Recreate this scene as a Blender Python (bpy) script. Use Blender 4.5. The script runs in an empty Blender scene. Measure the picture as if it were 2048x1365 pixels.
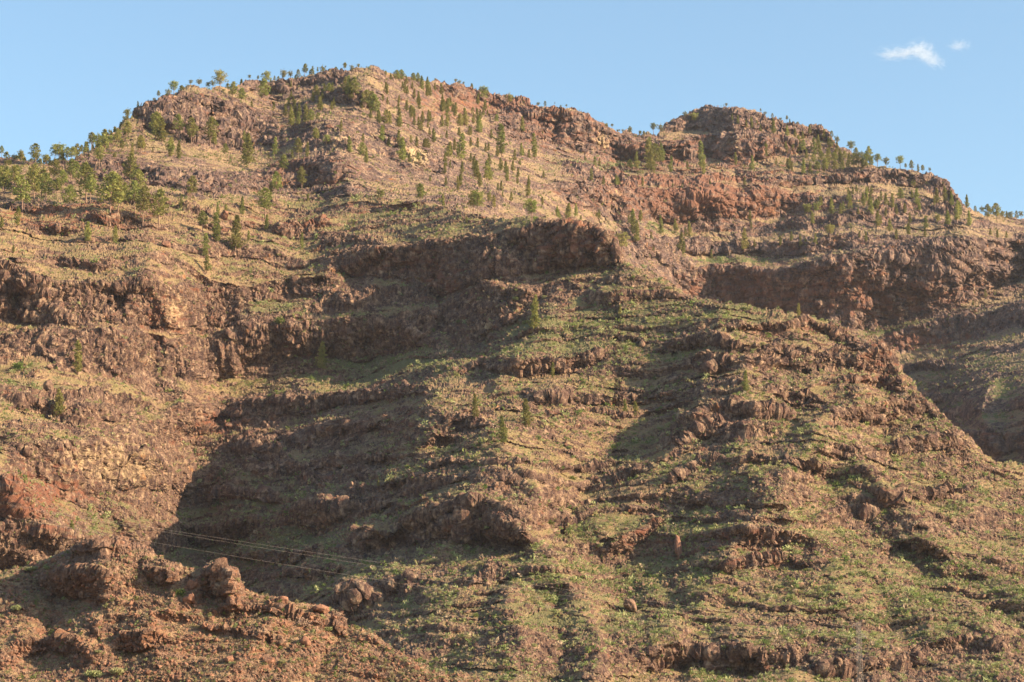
import bpy, math, random
import numpy as np
from mathutils import Vector

# ----------------------------------------------------------------- camera, sky, sun, exposure
DETAIL = 1.2                      # mesh density factor (1 = final)
SC = bpy.context.scene
COL = SC.collection
FPX = 4800.0                      # focal length in photograph pixels (2048 wide)
PITCH = math.radians(11.0)
CAMZ = 2.0
HAZE = 0.000018
cam_d = bpy.data.cameras.new("camera")
cam = bpy.data.objects.new("camera", cam_d)
COL.objects.link(cam)
cam_d.sensor_width = 36.0
cam_d.lens = 36.0 * FPX / 2048.0
cam_d.clip_start = 1.0
cam_d.clip_end = 60000.0
cam.location = (0, 0, CAMZ)
cam.rotation_euler = (math.radians(90) + PITCH, 0, 0)
SC.camera = cam

SUN_EL = 24.0
SUN_AZ = 74.0                     # degrees to the right of "straight behind the camera"
sdir = Vector((math.sin(math.radians(SUN_AZ)) * math.cos(math.radians(SUN_EL)),
               -math.cos(math.radians(SUN_AZ)) * math.cos(math.radians(SUN_EL)),
               math.sin(math.radians(SUN_EL))))
world = bpy.data.worlds.new("World")
SC.world = world
world.use_nodes = True
wn = world.node_tree
bg = wn.nodes["Background"]
sky = wn.nodes.new("ShaderNodeTexSky")
sky.sky_type = 'NISHITA'
sky.sun_disc = False
sky.sun_elevation = math.radians(SUN_EL)
sky.sun_rotation = math.atan2(sdir.x, sdir.y)
sky.altitude = 300
sky.air_density = 1.0
sky.dust_density = 1.7
sky.ozone_density = 2.2
_tint = wn.nodes.new("ShaderNodeMix"); _tint.data_type = 'RGBA'; _tint.blend_type = 'MULTIPLY'; _tint.inputs[0].default_value = 1
_tint.inputs[7].default_value = (.95, 1.0, .92, 1)
wn.links.new(sky.outputs[0], _tint.inputs[6]); wn.links.new(_tint.outputs[2], bg.inputs[0])
bg.inputs[1].default_value = 0.108
sun_d = bpy.data.lights.new("sun", 'SUN')
sun_d.energy = 5.0
sun_d.angle = math.radians(0.5)
sun_d.color = (1.0, 0.79, 0.53)
sun = bpy.data.objects.new("sun", sun_d)
COL.objects.link(sun)
sun.rotation_euler = sdir.to_track_quat('Z', 'Y').to_euler()
SC.view_settings.view_transform = 'Standard'
SC.view_settings.look = 'None'
SC.view_settings.gamma = 1.0
SC.view_settings.exposure = 1.36
SC.cycles.max_bounces = 6
SC.cycles.diffuse_bounces = 3
SC.cycles.transparent_max_bounces = 8
SC.cycles.volume_bounces = 1

# ----------------------------------------------------------------- helpers: picture <-> world
CP, SP = math.cos(PITCH), math.sin(PITCH)
F32 = np.float32

def unproj(px, py, r):
    """point at depth r (metres along the camera axis) seen at photograph pixel px, py"""
    a = (np.asarray(px) - 1024.0) / FPX * r
    b = (682.5 - np.asarray(py)) / FPX * r
    return np.stack([a, r * CP - b * SP, CAMZ + r * SP + b * CP], -1)

# ----------------------------------------------------------------- numpy noise
_rs = np.random.RandomState(7)
_G = _rs.normal(size=(1024, 3)); _G = (_G / np.linalg.norm(_G, axis=1)[:, None]).astype(F32)

def _h(ix, iy, iz, seed):
    h = (ix * np.int64(73856093)) ^ (iy * np.int64(19349663)) ^ (iz * np.int64(83492791)) ^ np.int64(seed * 2654435 + 977)
    h = (h ^ (h >> 13)) * np.int64(1274126177)
    return ((h ^ (h >> 16)) & 1023).astype(np.int32)

def perlin(p, seed=0):
    pf = np.floor(p); f = (p - pf).astype(F32); i = pf.astype(np.int64)
    u = f * f * f * (f * (f * 6 - 15) + 10)
    out = np.zeros(len(p), F32)
    for dx in (0, 1):
        wx = u[:, 0] if dx else 1 - u[:, 0]
        for dy in (0, 1):
            wy = u[:, 1] if dy else 1 - u[:, 1]
            for dz in (0, 1):
                wz = u[:, 2] if dz else 1 - u[:, 2]
                g = _G[_h(i[:, 0] + dx, i[:, 1] + dy, i[:, 2] + dz, seed)]
                d = g[:, 0] * (f[:, 0] - dx) + g[:, 1] * (f[:, 1] - dy) + g[:, 2] * (f[:, 2] - dz)
                out += wx * wy * wz * d
    return out * 1.6

def fbm(p, freq, octv, seed=0, gain=0.5, aniso=(1, 1, 1), lac=2.03):
    a = 1.0; s = 0; n = 0
    q = p * (np.array(aniso) * freq)
    for k in range(octv):
        s = s + a * perlin(q + 17.3 * k, seed + k); n += a
        a *= gain; q = q * lac
    return s / n

def ridged(p, freq, octv, seed=0, gain=0.5, aniso=(1, 1, 1)):
    a = 1.0; s = 0; n = 0
    q = p * (np.array(aniso) * freq)
    for k in range(octv):
        s = s + a * (1 - 2.2 * np.abs(perlin(q + 11.1 * k, seed + k))); n += a
        a *= gain; q = q * 2.07
    return s / n

def cells(p, freq, seed=0, aniso=(1, 1, 1)):
    """F1, F2, a random value of the nearest cell and a tilted facet height across it"""
    q = p * (np.array(aniso) * freq)
    b = np.floor(q - 0.5).astype(np.int64)
    f1 = np.full(len(p), 9., F32); f2 = np.full(len(p), 9., F32); rv = np.zeros(len(p), F32); fc = np.zeros(len(p), F32)
    for dx in (0, 1):
        for dy in (0, 1):
            for dz in (0, 1):
                c = b + np.array([dx, dy, dz])
                h = _h(c[:, 0], c[:, 1], c[:, 2], seed)
                v = (q - (c + _G[h] * 0.38 + 0.5)).astype(F32)
                d = np.sqrt((v ** 2).sum(1))
                m = d < f1
                f2 = np.where(m, f1, np.minimum(f2, d))
                rv = np.where(m, (h.astype(F32) * 0.61803) % 1.0, rv)
                fc = np.where(m, (v * _G[(h * 7 + 13) & 1023]).sum(1), fc)
                f1 = np.where(m, d, f1)
    return f1, f2, rv, fc

def sstep(a, b, x):
    t = np.clip((x - a) / (b - a), 0, 1)
    return t * t * (3 - 2 * t)

def tps(pts):
    """thin plate spline through (x, y, value)"""
    P = np.array(pts, float); X = P[:, :2] / 300.0
    n = len(P)
    d = np.sqrt(((X[:, None] - X[None]) ** 2).sum(-1))
    K = np.where(d > 0, d * d * np.log(d + 1e-12), 0) + np.eye(n) * 0.01
    A = np.zeros((n + 3, n + 3)); A[:n, :n] = K; A[:n, n] = 1; A[:n, n + 1:] = X; A[n, :n] = 1; A[n + 1:, :n] = X.T
    w = np.linalg.solve(A, np.concatenate([P[:, 2], [0, 0, 0]]))
    def f(x, y):
        x = np.asarray(x, float).ravel() / 300; y = np.asarray(y, float).ravel() / 300
        o = w[n] + w[n + 1] * x + w[n + 2] * y
        for k in range(n):
            d2 = (x - X[k, 0]) ** 2 + (y - X[k, 1]) ** 2
            o = o + w[k] * 0.5 * d2 * np.log(d2 + 1e-12)
        return o
    # coarse lattice + bilinear lookup keeps it quick
    gx = np.arange(-260, 2340, 10.0); gy = np.arange(60, 1560, 10.0)
    GX, GY = np.meshgrid(gx, gy)
    T = f(GX, GY).reshape(GX.shape)
    def g(x, y):
        x = np.clip((np.asarray(x, float) + 260) / 10, 0, len(gx) - 1.001); y = np.clip((np.asarray(y, float) - 60) / 10, 0, len(gy) - 1.001)
        i = x.astype(int); j = y.astype(int); fx = x - i; fy = y - j
        return (T[j, i] * (1 - fx) + T[j, i + 1] * fx) * (1 - fy) + (T[j + 1, i] * (1 - fx) + T[j + 1, i + 1] * fx) * fy
    return g

def pdist(x, y, line):
    d = np.full(x.shape, 1e9)
    for (ax, ay), (bx, by) in zip(line[:-1], line[1:]):
        vx, vy = bx - ax, by - ay
        t = np.clip(((x - ax) * vx + (y - ay) * vy) / (vx * vx + vy * vy), 0, 1)
        d = np.minimum(d, np.hypot(x - ax - t * vx, y - ay - t * vy))
    return d

def blobs(x, y, lst):
    o = np.zeros(x.shape)
    for (cx, cy, rx, ry, v) in lst:
        o += v * np.exp(-((x - cx) / rx) ** 2 - ((y - cy) / ry) ** 2)
    return o

def interp(line, x):
    l = np.array(line, float)
    return np.interp(x, l[:, 0], l[:, 1])

# ----------------------------------------------------------------- the lie of the land (photograph pixels, metres)
SKYLINE = [(-260,352),(-120,335),(0,316),(82,324),(126,321),(161,313),(185,301),(205,286),(236,258),(260,238),(273,224),(287,206),(308,205),
    (328,197),(362,186),(379,175),(407,178),(454,173),(489,173),(533,166),(581,159),(632,150),(660,144),(687,149),(716,140),
    (747,136),(767,144),(791,152),(819,156),(853,166),(870,162),(890,167),(908,174),(935,177),(955,182),(976,190),(1010,197),
    (1037,203),(1068,215),(1095,217),(1113,222),(1140,219),(1164,231),(1195,246),(1215,256),(1241,263),(1283,273),(1320,267),
    (1334,252),(1357,240),(1388,230),(1400,219),(1457,219),(1486,216),(1515,226),(1544,238),(1573,246),(1606,250),(1635,252),
    (1656,264),(1668,284),(1697,300),(1738,329),(1780,336),(1821,345),(1862,351),(1890,362),(1904,385),(1922,410),(1954,424),
    (1995,433),(2048,441),(2180,452),(2340,470)]
SPURTOP = [(-260,425),(0,425),(250,402),(430,402),(600,402),(700,388),(760,398),(850,408),(940,430),(1000,442),(1037,437),(1075,436),
    (1100,447),(1133,445),(1160,452),(1180,457),(1193,452),(1204,457),(1212,466),(1228,480),(1236,500),(1244,522),(1275,542),(1333,566),(1380,590),(1450,606),(1520,624),(1570,634),
    (1600,640),(1650,645),(1688,655),(1703,668),(1722,686),(1748,694),(1762,691),(1778,706),(1788,728),(1815,755),(1850,797),
    (1880,830),(1905,862),(1935,885),(1965,905),(2000,925),(2048,937),(2180,955),(2340,980)]
KNOLLTOP = [(-260,1178),(-120,1168),(0,1143),(60,1132),(125,1113),(170,1097),(188,1088),(200,1086),(245,1083),(262,1092),(285,1098),(313,1112),(330,1122),(365,1132),
    (395,1142),(415,1134),(428,1130),(445,1129),(452,1136),(468,1140),(474,1164),(490,1181),(510,1188),(540,1194),(552,1192),(570,1201),(604,1208),(630,1212),(652,1224),(655,1236),(685,1250),(728,1257),
    (760,1278),(813,1306),(838,1328),(863,1345),(920,1348),(970,1366),(1060,1400),(1200,1450)]

MAIN_R = tps([(-200,1480,880),(0,1480,860),(300,1480,830),(600,1480,715),(1000,1480,640),(1300,1480,665),(1700,1480,665),(2200,1480,670),
    (-200,1300,900),(300,1300,860),(600,1300,790),(1000,1300,715),(1200,1300,735),(1500,1300,735),(1800,1300,745),(2200,1300,760),
    (-200,1150,900),(100,1150,870),(300,1150,950),(480,1150,930),(700,1150,850),(1000,1150,785),(1300,1150,822),(1600,1150,800),(1850,1150,815),(2200,1150,850),
    (-200,1000,860),(40,1000,870),(250,1010,955),(400,1030,1020),(600,1000,955),(800,1000,895),(1000,1000,855),(1150,1000,878),(1400,1000,860),(1700,1000,865),(2000,1000,915),(2250,1000,960),
    (-200,850,880),(0,850,925),(200,850,975),(330,850,1030),(450,850,1072),(700,850,1025),(860,850,945),(1050,850,925),(1250,850,950),(1420,850,925),(1700,850,925),(1880,850,965),
    (-200,700,960),(0,700,995),(200,700,1035),(380,700,1095),(550,710,1118),(750,700,1112),(900,700,1065),(1050,700,1015),(1300,700,1010),(1450,700,985),(1650,700,1000),(1760,700,1020),
    (-200,600,1000),(0,600,1040),(300,600,1090),(450,600,1150),(650,600,1155),(850,600,1128),(1050,600,1085),(1250,600,1060),(1420,610,1045),
    (0,500,1135),(300,500,1145),(500,500,1185),(750,500,1190),(1000,500,1130),(1215,500,1095),
    (-200,420,1190),(0,420,1185),(300,420,1205),(550,420,1270),(750,420,1260),(950,430,1220),(1060,430,1160),(1200,440,1120)])
FAR_R = tps([(-200,430,1190),(0,420,1195),(300,420,1215),(550,420,1280),(750,420,1270),(900,430,1270),(1000,430,1330),(1060,420,1400),(1200,430,1620),(1400,420,1830),(1600,420,1890),(1800,420,1890),(2100,470,1890),
    (-200,340,1310),(0,330,1310),(200,330,1340),(400,330,1350),(550,330,1420),(680,330,1365),(800,330,1440),(950,330,1590),(1100,330,1790),(1250,330,1940),(1400,330,1960),(1600,330,1960),(1800,350,1960),
    (280,250,1450),(400,250,1485),(550,250,1560),(700,250,1540),(850,250,1680),(1000,250,1890),(1150,250,1990),(1350,250,2080),(1500,250,2060),(1650,270,2060),
    (300,205,1510),(550,165,1700),(750,140,1730),(870,165,1860),(1000,197,2010),(1486,216,2120),(1900,370,1985),(2048,440,1960),
    (1150,500,1470),(1300,500,1720),(1500,500,1822),(1700,500,1820),(1900,500,1808),(2200,520,1790),(1200,600,1500),(1400,600,1750),(1600,600,1748),(1750,620,1725),(1900,600,1732),(2200,600,1695),
    (1550,700,1680),(1700,700,1655),(1900,700,1665),(2050,700,1600),(2200,700,1540),(1700,800,1560),(1850,800,1540),(1950,800,1490),(2100,780,1400),
    (1850,930,1440),(1950,930,1420),(2030,900,1420),(2200,900,1330),(2000,1050,1330),(2200,1050,1250)])
KNOLL_R = tps([(-200,1500,385),(200,1500,388),(600,1500,392),(1000,1500,398),(1250,1500,402),(-200,1350,410),(0,1350,410),(300,1350,408),(600,1350,408),(850,1350,412),(1000,1400,410),
    (-200,1250,430),(0,1250,428),(200,1250,424),(400,1250,420),(600,1240,424),(750,1290,420),(-200,1170,452),(0,1150,450),(150,1120,446),(250,1110,438),(350,1140,436),(450,1150,432),(500,1190,430),(560,1200,430)])

# crest (+) and gully (-) lines on the main slope: points, height m, half width px
MAIN_LINES = [
    ([(1236,510),(1150,552),(1065,580),(1040,640),(980,692),(905,748),(862,825)], 9, 100),
    ([(890,770),(862,825),(830,885),(770,985),(700,1070),(600,1190)], 15, 110),
    ([(1440,640),(1432,700),(1405,770),(1380,880),(1290,965),(1220,1045)], 11, 90),
    ([(1000,900),(1060,960),(1085,1010),(1040,1060),(1120,1130),(1180,1200),(1205,1290),(1185,1365),(1180,1480)], 21, 85),
    ([(1640,900),(1560,990),(1495,1050),(1450,1130),(1390,1210),(1310,1275),(1230,1350)], 12, 105),
    ([(1765,695),(1700,790),(1640,850),(1600,905)], 8, 70),
    ([(950,1000),(900,1080),(840,1130),(730,1180),(640,1250)], 8, 60),
    ([(1120,480),(1100,520),(1060,575)], 5, 50),
    ([(1050,428),(900,462),(760,498),(640,560)], 9, 55),
    ([(300,540),(330,640)], 9, 45), ([(200,440),(120,520)], 5, 60),
    ([(0,938),(60,985),(110,1045),(190,1085)], 12, 60),
    ([(375,740),(365,830),(310,880),(335,950),(260,1010),(245,1060)], 15, 70),
    ([(1500,930),(1600,1040),(1700,1130),(1830,1230),(1950,1320),(2100,1420)], 6, 70),
    ([(1700,900),(1800,1010),(1900,1110),(2048,1200),(2150,1260)], 6, 70),
    ([(690,370),(650,430),(560,470)], 8, 50),
    # gullies
    ([(1420,690),(1335,800),(1220,905),(1150,985),(1115,1060)], -6, 80),
    ([(1115,1060),(1180,1110),(1228,1200),(1220,1300),(1230,1480)], -11, 65),
    ([(1560,1000),(1620,1100),(1700,1220),(1760,1360)], 3, 60), ([(1640,1000),(1720,1130),(1800,1260),(1850,1380)], -4, 55), ([(1750,950),(1850,1050),(2000,1130)], 6, 40),
    ([(700,1190),(800,1270),(850,1380)], 6, 45), ([(1000,1200),(1040,1290),(1050,1400)], 6, 45), ([(1110,1200),(1120,1300),(1110,1420)], -3, 45), ([(1880,1150),(1960,1260),(2040,1360)], 8, 50),
    ([(1480,700),(1500,800),(1480,900)], 6, 45), ([(1560,700),(1590,790),(1570,880)], -6, 45), ([(1330,1200),(1420,1260),(1500,1360)], -5, 40), ([(560,960),(480,1020),(440,1080)], 8, 50), ([(680,900),(600,960),(520,1050)], -6, 45), ([(760,860),(690,930),(640,1010)], 7, 45),
    ([(780,640),(740,735),(600,770),(450,800)], -10, 90),
    ([(520,790),(440,830),(410,890),(380,960),(360,1040),(430,1120),(520,1190)], -18, 115),
    ([(640,400),(560,440),(480,490),(420,560),(400,650),(410,740)], -9, 60),
    ([(250,430),(180,480),(90,540)], -4, 50),
    ([(1010,450),(900,486),(780,520),(650,575)], -6, 40),
    ([(1660,960),(1760,1080),(1860,1150),(1980,1230),(2100,1330)], -14, 70),
    ([(1850,1000),(1950,1090),(2100,1160)], -6, 60),
    ([(130,1000),(190,1040),(240,1080)], -8, 45),
    ([(1100,1080),(960,1110),(820,1160)], -6, 45),
    ([(1250,500),(1180,600),(1130,680)], -6, 60),
    ([(960,1250),(900,1330),(880,1450)], -8, 70)]
FAR_LINES = [
    ([(745,145),(700,230),(640,290),(600,330)], 24, 90), ([(745,145),(830,230),(900,330),(960,410)], 14, 70),
    ([(860,170),(960,300),(1080,400),(1180,450)], -22, 110), ([(520,210),(560,280),(560,340)], -20, 80),
    ([(560,170),(640,215),(760,300),(850,370)], 9, 60), ([(600,190),(700,260),(800,340)], -7, 50),
    ([(1230,250),(1240,330),(1200,430)], -20, 90), ([(1140,225),(1150,300),(1160,360)], 14, 70),
    ([(1480,225),(1480,330),(1460,400)], 16, 110), ([(1900,380),(1950,480),(1960,560)], 18, 100),
    ([(1700,310),(1650,420),(1600,480)], 10, 90), ([(1620,470),(1690,560),(1700,640)], 10, 80),
    ([(1830,420),(1800,520),(1800,620)], -8, 90), ([(1420,540),(1400,600)], -10, 70),
    ([(2120,640),(1990,740),(1960,820),(1990,900)], 26, 90), ([(1800,700),(1850,800),(1890,900)], -22, 90),
    ([(240,330),(160,400)], 8, 80), ([(380,195),(330,300)], 10, 90), ([(460,300),(440,380)], -10, 50),
    ([(690,300),(692,380)], 12, 60), ([(1000,390),(1120,440)], 8, 50), ([(1250,440),(1310,520)], 12, 60)]
KNOLL_LINES = [
    ([(215,1100),(215,1200),(190,1280)], 5, 60), ([(60,1160),(110,1220),(90,1300)], -6, 70),
    ([(330,1130),(340,1200)], 3, 40), ([(450,1140),(452,1195)], 6, 30), 
    ([(560,1200),(500,1290),(420,1380)], 3, 70), ([(690,1255),(650,1340),(600,1420)], -3, 60), ([(300,1230),(320,1300)], 3, 60)]

# cliff bands: (x, y of the brow, y of the foot), strength
MAIN_BANDS = [
    ([(157,330,362),(270,332,366),(300,335,372),(400,345,385),(424,350,388),(480,350,391),(570,330,385),(640,318,378),(690,308,365),(702,325,358)], 1.1),
    ([(650,528,560),(668,519,546),(730,499,562),(819,495,575),(873,487,592),(897,485,594),(962,478,568),(1037,458,551),(1133,447,532),(1195,454,523),(1236,485,522)], 1.25),
    ([(-60,530,645),(0,522,639),(61,546,648),(120,566,652),(191,563,659),(239,563,652),(301,541,652),(342,567,656),(410,574,668),(455,578,662),(500,580,610),(581,557,592),(660,553,586)], 1.15),
    ([(600,597,630),(660,577,624),(720,586,616),(790,580,612),(860,592,606)], 1.0),
    ([(-60,675,725),(0,673,727),(68,671,720),(103,669,735),(188,673,748),(290,666,750),(342,676,757),(393,683,762),(455,678,752),(478,654,735),(560,649,722),(629,642,714),(700,638,722),(791,628,712),(873,618,700),(969,574,690),(1030,575,655),(1062,585,640)], 1.2),
    ([(10,885,935),(80,895,972),(180,880,988),(260,895,990),(330,930,975),(350,945,965)], 1.2),
    ([(330,815,845),(370,800,862),(430,812,872),(480,805,868),(560,800,850),(620,792,830),(680,790,812),(760,788,806),(860,772,790)], 1.3),
    ([(225,1032,1070),(260,1040,1090),(330,1045,1108),(400,1050,1092),(460,1040,1085),(500,1035,1070)], 1.1),
    ([(590,1018,1052),(640,1006,1060),(689,1004,1045),(740,1003,1025),(790,995,1010)], 1.2),
    ([(790,1035,1080),(840,1022,1090),(900,1010,1084),(955,997,1080),(1000,1010,1095),(1060,1040,1090)], 0.9),
    ([(900,742,748),(969,724,745),(1037,719,757),(1113,717,745),(1181,705,732),(1210,700,712)], 1.2),
    ([(1055,800,812),(1100,792,817),(1147,796,812),(1200,800,812),(1300,790,803)], 1.2),
    ([(870,830,870),(920,835,865),(980,845,862)], 0.8), ([(845,865,890),(900,870,892),(930,872,885)], 1.0),
    ([(850,935,948),(950,930,942),(1050,932,940),(1130,940,950),(1230,930,940)], 1.0),
    ([(1150,970,985),(1230,955,968),(1300,935,950)], 1.0),
    ([(1320,697,712),(1370,680,704),(1410,668,700),(1450,677,708),(1510,694,716),(1600,702,718),(1700,704,716)], 1.2),
    ([(1380,730,745),(1430,712,748),(1480,722,738),(1540,722,738),(1640,720,736),(1712,712,734),(1740,696,740),(1765,694,742),(1785,712,740)], 1.2),
    ([(1440,655,664),(1500,652,662),(1560,650,664),(1620,648,662),(1690,658,690),(1712,678,692)], 1.1),
    ([(1530,780,795),(1560,778,798),(1610,782,798),(1640,786,796)], 1.4),
    ([(1640,765,775),(1740,752,764),(1790,748,775),(1830,780,795)], 1.0),
    ([(1655,824,842),(1700,816,844),(1758,808,845),(1805,800,842),(1846,806,832),(1875,830,845)], 1.3),
    ([(1360,838,868),(1420,815,862),(1480,805,850),(1540,812,846),(1590,835,850)], 0.9),
    ([(1330,870,900),(1400,860,890),(1480,865,885),(1560,862,880)], 0.8),
    ([(1330,965,975),(1400,925,938),(1500,910,925),(1580,915,932),(1650,935,945)], 1.0),
    ([(1740,890,902),(1800,882,905),(1860,875,900),(1920,890,910)], 1.0),
    ([(1440,1066,1080),(1480,1056,1095),(1540,1058,1098),(1600,1068,1088)], 0.9),
    ([(1430,1130,1142),(1470,1120,1144),(1519,1114,1142),(1580,1112,1132),(1610,1122,1132)], 1.2),
    ([(1230,1085,1110),(1260,1070,1100),(1320,1040,1060)], 1.0),
    ([(1280,1310,1330),(1305,1296,1335),(1360,1284,1335),(1385,1300,1315),(1430,1296,1342),(1490,1290,1342),(1540,1300,1338),(1600,1296,1315)], 1.2),
    ([(1620,1330,1345),(1700,1322,1345),(1800,1312,1335),(1860,1318,1330)], 0.8),
    ([(930,1160,1175),(980,1140,1172),(1020,1140,1165)], 0.8),
    ([(760,1170,1200),(800,1160,1195),(850,1160,1185)], 0.9), ([(640,1235,1262),(700,1190,1235),(750,1185,1215)], 0.8),
    ([(700,1065,1090),(740,1060,1095),(790,1070,1090)], 0.9),
    ([(1100,1050,1075),(1140,1040,1070)], 0.9),
    ([(1700,975,985),(1780,985,1002),(1850,985,1000),(1950,975,985)], 0.9),
    ([(1640,1030,1045),(1700,1022,1045),(1760,1030,1048)], 0.9),
    ([(1760,1090,1110),(1830,1075,1105),(1880,1090,1112)], 0.9),
    ([(1860,1290,1305),(1930,1270,1300),(2048,1285,1305)], 0.8),
    ([(20,800,822),(90,800,830),(140,815,845),(200,820,850),(250,835,850)], 0.9),
    ([(60,775,785),(150,790,800),(230,790,808),(300,800,815)], 0.8),
    ([(40,452,468),(100,448,470),(150,452,462)], 0.8), ([(190,435,445),(230,430,446),(280,442,450)], 0.8), ([(0,412,422),(60,410,424),(120,418,430)], 0.8),
    ([(100,515,528),(170,520,536),(230,528,538)], 0.9), ([(400,445,456),(450,450,462)], .8), ([(560,455,475),(600,448,470),(660,440,455)], .8),
    ([(230,395,405),(330,405,420),(420,425,436)], .8), ([(640,500,512),(700,480,496),(760,476,488)], .9),
    ([(-60,950,1000),(0,955,1020),(40,975,1035),(80,1020,1062)], 1.0), ([(-60,1050,1110),(40,1045,1100),(110,1055,1100),(150,1075,1105)], 0.9),
    ([(480,930,950),(540,920,960),(600,925,950)], 0.7), ([(600,955,985),(680,945,975),(760,940,960)], 0.7), ([(420,905,925),(500,900,918),(580,905,925)], 1.1), ([(560,935,950),(640,925,948),(720,915,935),(800,900,915)], 1.2), ([(400,985,1000),(470,975,998),(560,990,1008)], 1.1), ([(620,860,880),(700,850,872),(790,840,862)], 1.1), ([(700,980,995),(780,965,985),(850,955,968)], 1.1), ([(480,1110,1125),(560,1100,1122),(650,1100,1115)], 1.1), ([(540,1150,1165),(620,1140,1160),(700,1140,1150)], 1.0), ([(440,880,905),(500,870,915),(560,870,905),(620,880,905)], 0.6)]
FAR_BANDS = [
    MAIN_BANDS[0],
    ([(272,226,245),(290,208,262),(330,202,275),(380,192,290),(430,196,298),(480,206,302),(520,230,300),(560,262,295)], 1.3),
    ([(480,173,184),(540,169,188),(600,161,176),(660,148,166),(700,148,160)], 1.2), ([(640,185,205),(700,180,215),(760,200,225)], .9),
    ([(600,262,300),(640,250,300),(680,262,296),(720,285,305)], 1.0),
    ([(690,335,372),(780,350,385),(850,335,402),(930,368,415),(1000,392,428)], 1.0),
    ([(770,270,330),(820,290,340),(880,330,360),(900,345,365)], 0.9),
    ([(868,165,182),(900,172,196),(955,183,204),(1010,199,220),(1068,217,238),(1140,222,238)], 1.1),
    ([(985,236,262),(1010,232,275),(1061,228,284),(1110,226,294),(1147,224,301),(1198,254,314),(1230,268,322),(1252,280,322)], 1.35),
    ([(1330,252,264),(1400,222,262),(1460,221,262),(1515,230,262),(1573,248,266),(1640,256,276),(1668,285,292)], 1.2),
    ([(1245,288,318),(1290,292,332),(1350,285,335),(1420,272,322),(1470,265,338),(1550,274,312),(1620,285,306)], 1.2),
    ([(1120,325,345),(1200,348,362),(1283,357,372),(1366,356,370),(1448,350,362),(1500,352,364),(1600,357,373),(1700,349,369),(1780,344,371),(1850,351,382),(1905,366,396),(1925,400,410)], 1.2),
    ([(1180,372,400),(1230,378,425),(1283,380,440),(1345,380,446),(1448,376,440),(1530,376,432),(1620,390,425),(1700,395,412)], 1.3),
    ([(1110,365,395),(1160,375,415),(1190,380,420),(1225,385,430)], 1.2),
    ([(1370,454,468),(1440,448,464),(1520,450,466),(1600,440,458),(1700,432,448),(1800,425,440)], 1.0),
    ([(1270,488,512),(1350,478,508),(1440,485,508),(1540,488,512),(1640,478,500),(1700,470,490)], 1.0),
    ([(1240,440,470),(1300,480,520),(1360,520,560)], .8),
    ([(1350,538,570),(1400,534,600),(1450,533,624),(1550,540,645),(1650,518,658),(1720,500,658),(1790,496,650),(1850,488,638),(1930,478,600),(2048,478,562),(2200,480,550)], 1.3),
    ([(1760,682,698),(1800,668,702),(1850,652,696),(1900,638,685),(1980,622,670),(2048,612,655),(2200,600,640)], 1.2),
    ([(1780,735,750),(1850,730,745),(1920,735,742)], .7), ([(1880,870,920),(1950,860,915),(2048,870,900)], .9), ([(1800,800,812),(1900,790,806)], .7),
    ([(1700,420,440),(1780,410,425),(1860,405,430),(1930,415,430)], .9)]
KNOLL_BANDS = [
    ([(100,1150,1180),(125,1143,1190),(165,1138,1198),(205,1140,1203),(222,1150,1196)], 1.6),
    ([(285,1128,1155),(320,1135,1170),(345,1145,1170)], 1.0), ([(395,1160,1198),(425,1138,1192),(445,1132,1195),(472,1150,1190)], 1.1),
    ([(20,1285,1310),(60,1278,1318),(100,1290,1312)], 1.1), ([(90,1285,1300),(130,1272,1312),(165,1280,1310)], 1.1),
    ([(220,1285,1300),(255,1265,1305),(300,1262,1298),(335,1275,1292)], 1.2), ([(480,1215,1225),(540,1214,1230),(640,1240,1256)], 1.0),
    ([(150,1105,1120),(190,1092,1118),(240,1090,1112)], 1.0), ([(170,1250,1270),(200,1245,1275)], 1.0), ([(655,1234,1250),(690,1255,1270)], .6),
    ([(400,1250,1258),(480,1262,1275),(560,1275,1290)], .7)]
# hollows and caves: x, y, half width, half height (px), depth m
MAIN_CAVES = [(52,575,9,7,7),(30,600,24,14,5),(35,530,12,6,5),(100,603,14,7,5),(170,531,24,5,5),(262,584,20,9,8),(305,548,7,6,5),(232,622,11,6,6),
    (215,608,7,14,4),(240,612,16,30,5),(20,520,12,6,4),(440,838,38,14,9),(555,812,18,8,5),(645,803,20,7,8),(240,935,22,18,6),(200,955,12,8,3),
    (330,1090,22,12,6),(275,900,10,6,4),(880,595,9,14,5),(640,560,14,5,5),(820,520,12,20,5),(845,510,9,16,5),(1079,492,6,15,6),(1065,505,5,5,4),(1220,505,9,14,6),(1195,480,12,9,4),
    (870,560,7,12,4),(760,530,12,9,4),(700,540,16,6,4),(1025,743,14,6,5),(1135,800,14,5,7),(1080,812,12,4,4),(1295,798,14,4,6),(1345,700,14,5,6),(1395,692,12,5,6),
    (1425,728,9,5,4),(1540,688,10,6,6),(1350,710,8,5,4),(1520,700,8,6,4),(1570,790,24,6,8),(1615,795,8,5,5),(1675,722,9,4,6),(1640,735,10,4,5),(1615,742,8,5,5),(1705,722,5,3,4),(1723,725,4,3,4),(1745,720,6,14,3),
    (1662,855,16,5,7),(1700,842,10,5,4),(1740,840,16,5,5),(1765,843,12,6,5),(1825,825,10,6,4),(1500,1318,18,14,5),(1330,1320,9,9,3),(1375,1315,8,8,4),(1610,1328,16,8,3),
    (630,968,14,5,5),(690,958,10,4,4),(710,935,16,7,5),(640,985,12,7,4),(715,1002,20,5,5),(735,955,16,5,5),(480,945,8,5,3),(565,885,14,6,3),(615,900,10,6,4),(690,1035,14,6,4),
    (400,860,20,6,4),(1240,905,14,8,3),(1215,1085,14,6,3),(1725,1010,14,6,3),(1810,1095,14,7,3),(1840,1060,14,6,3),(1650,1160,16,8,2)]
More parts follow.
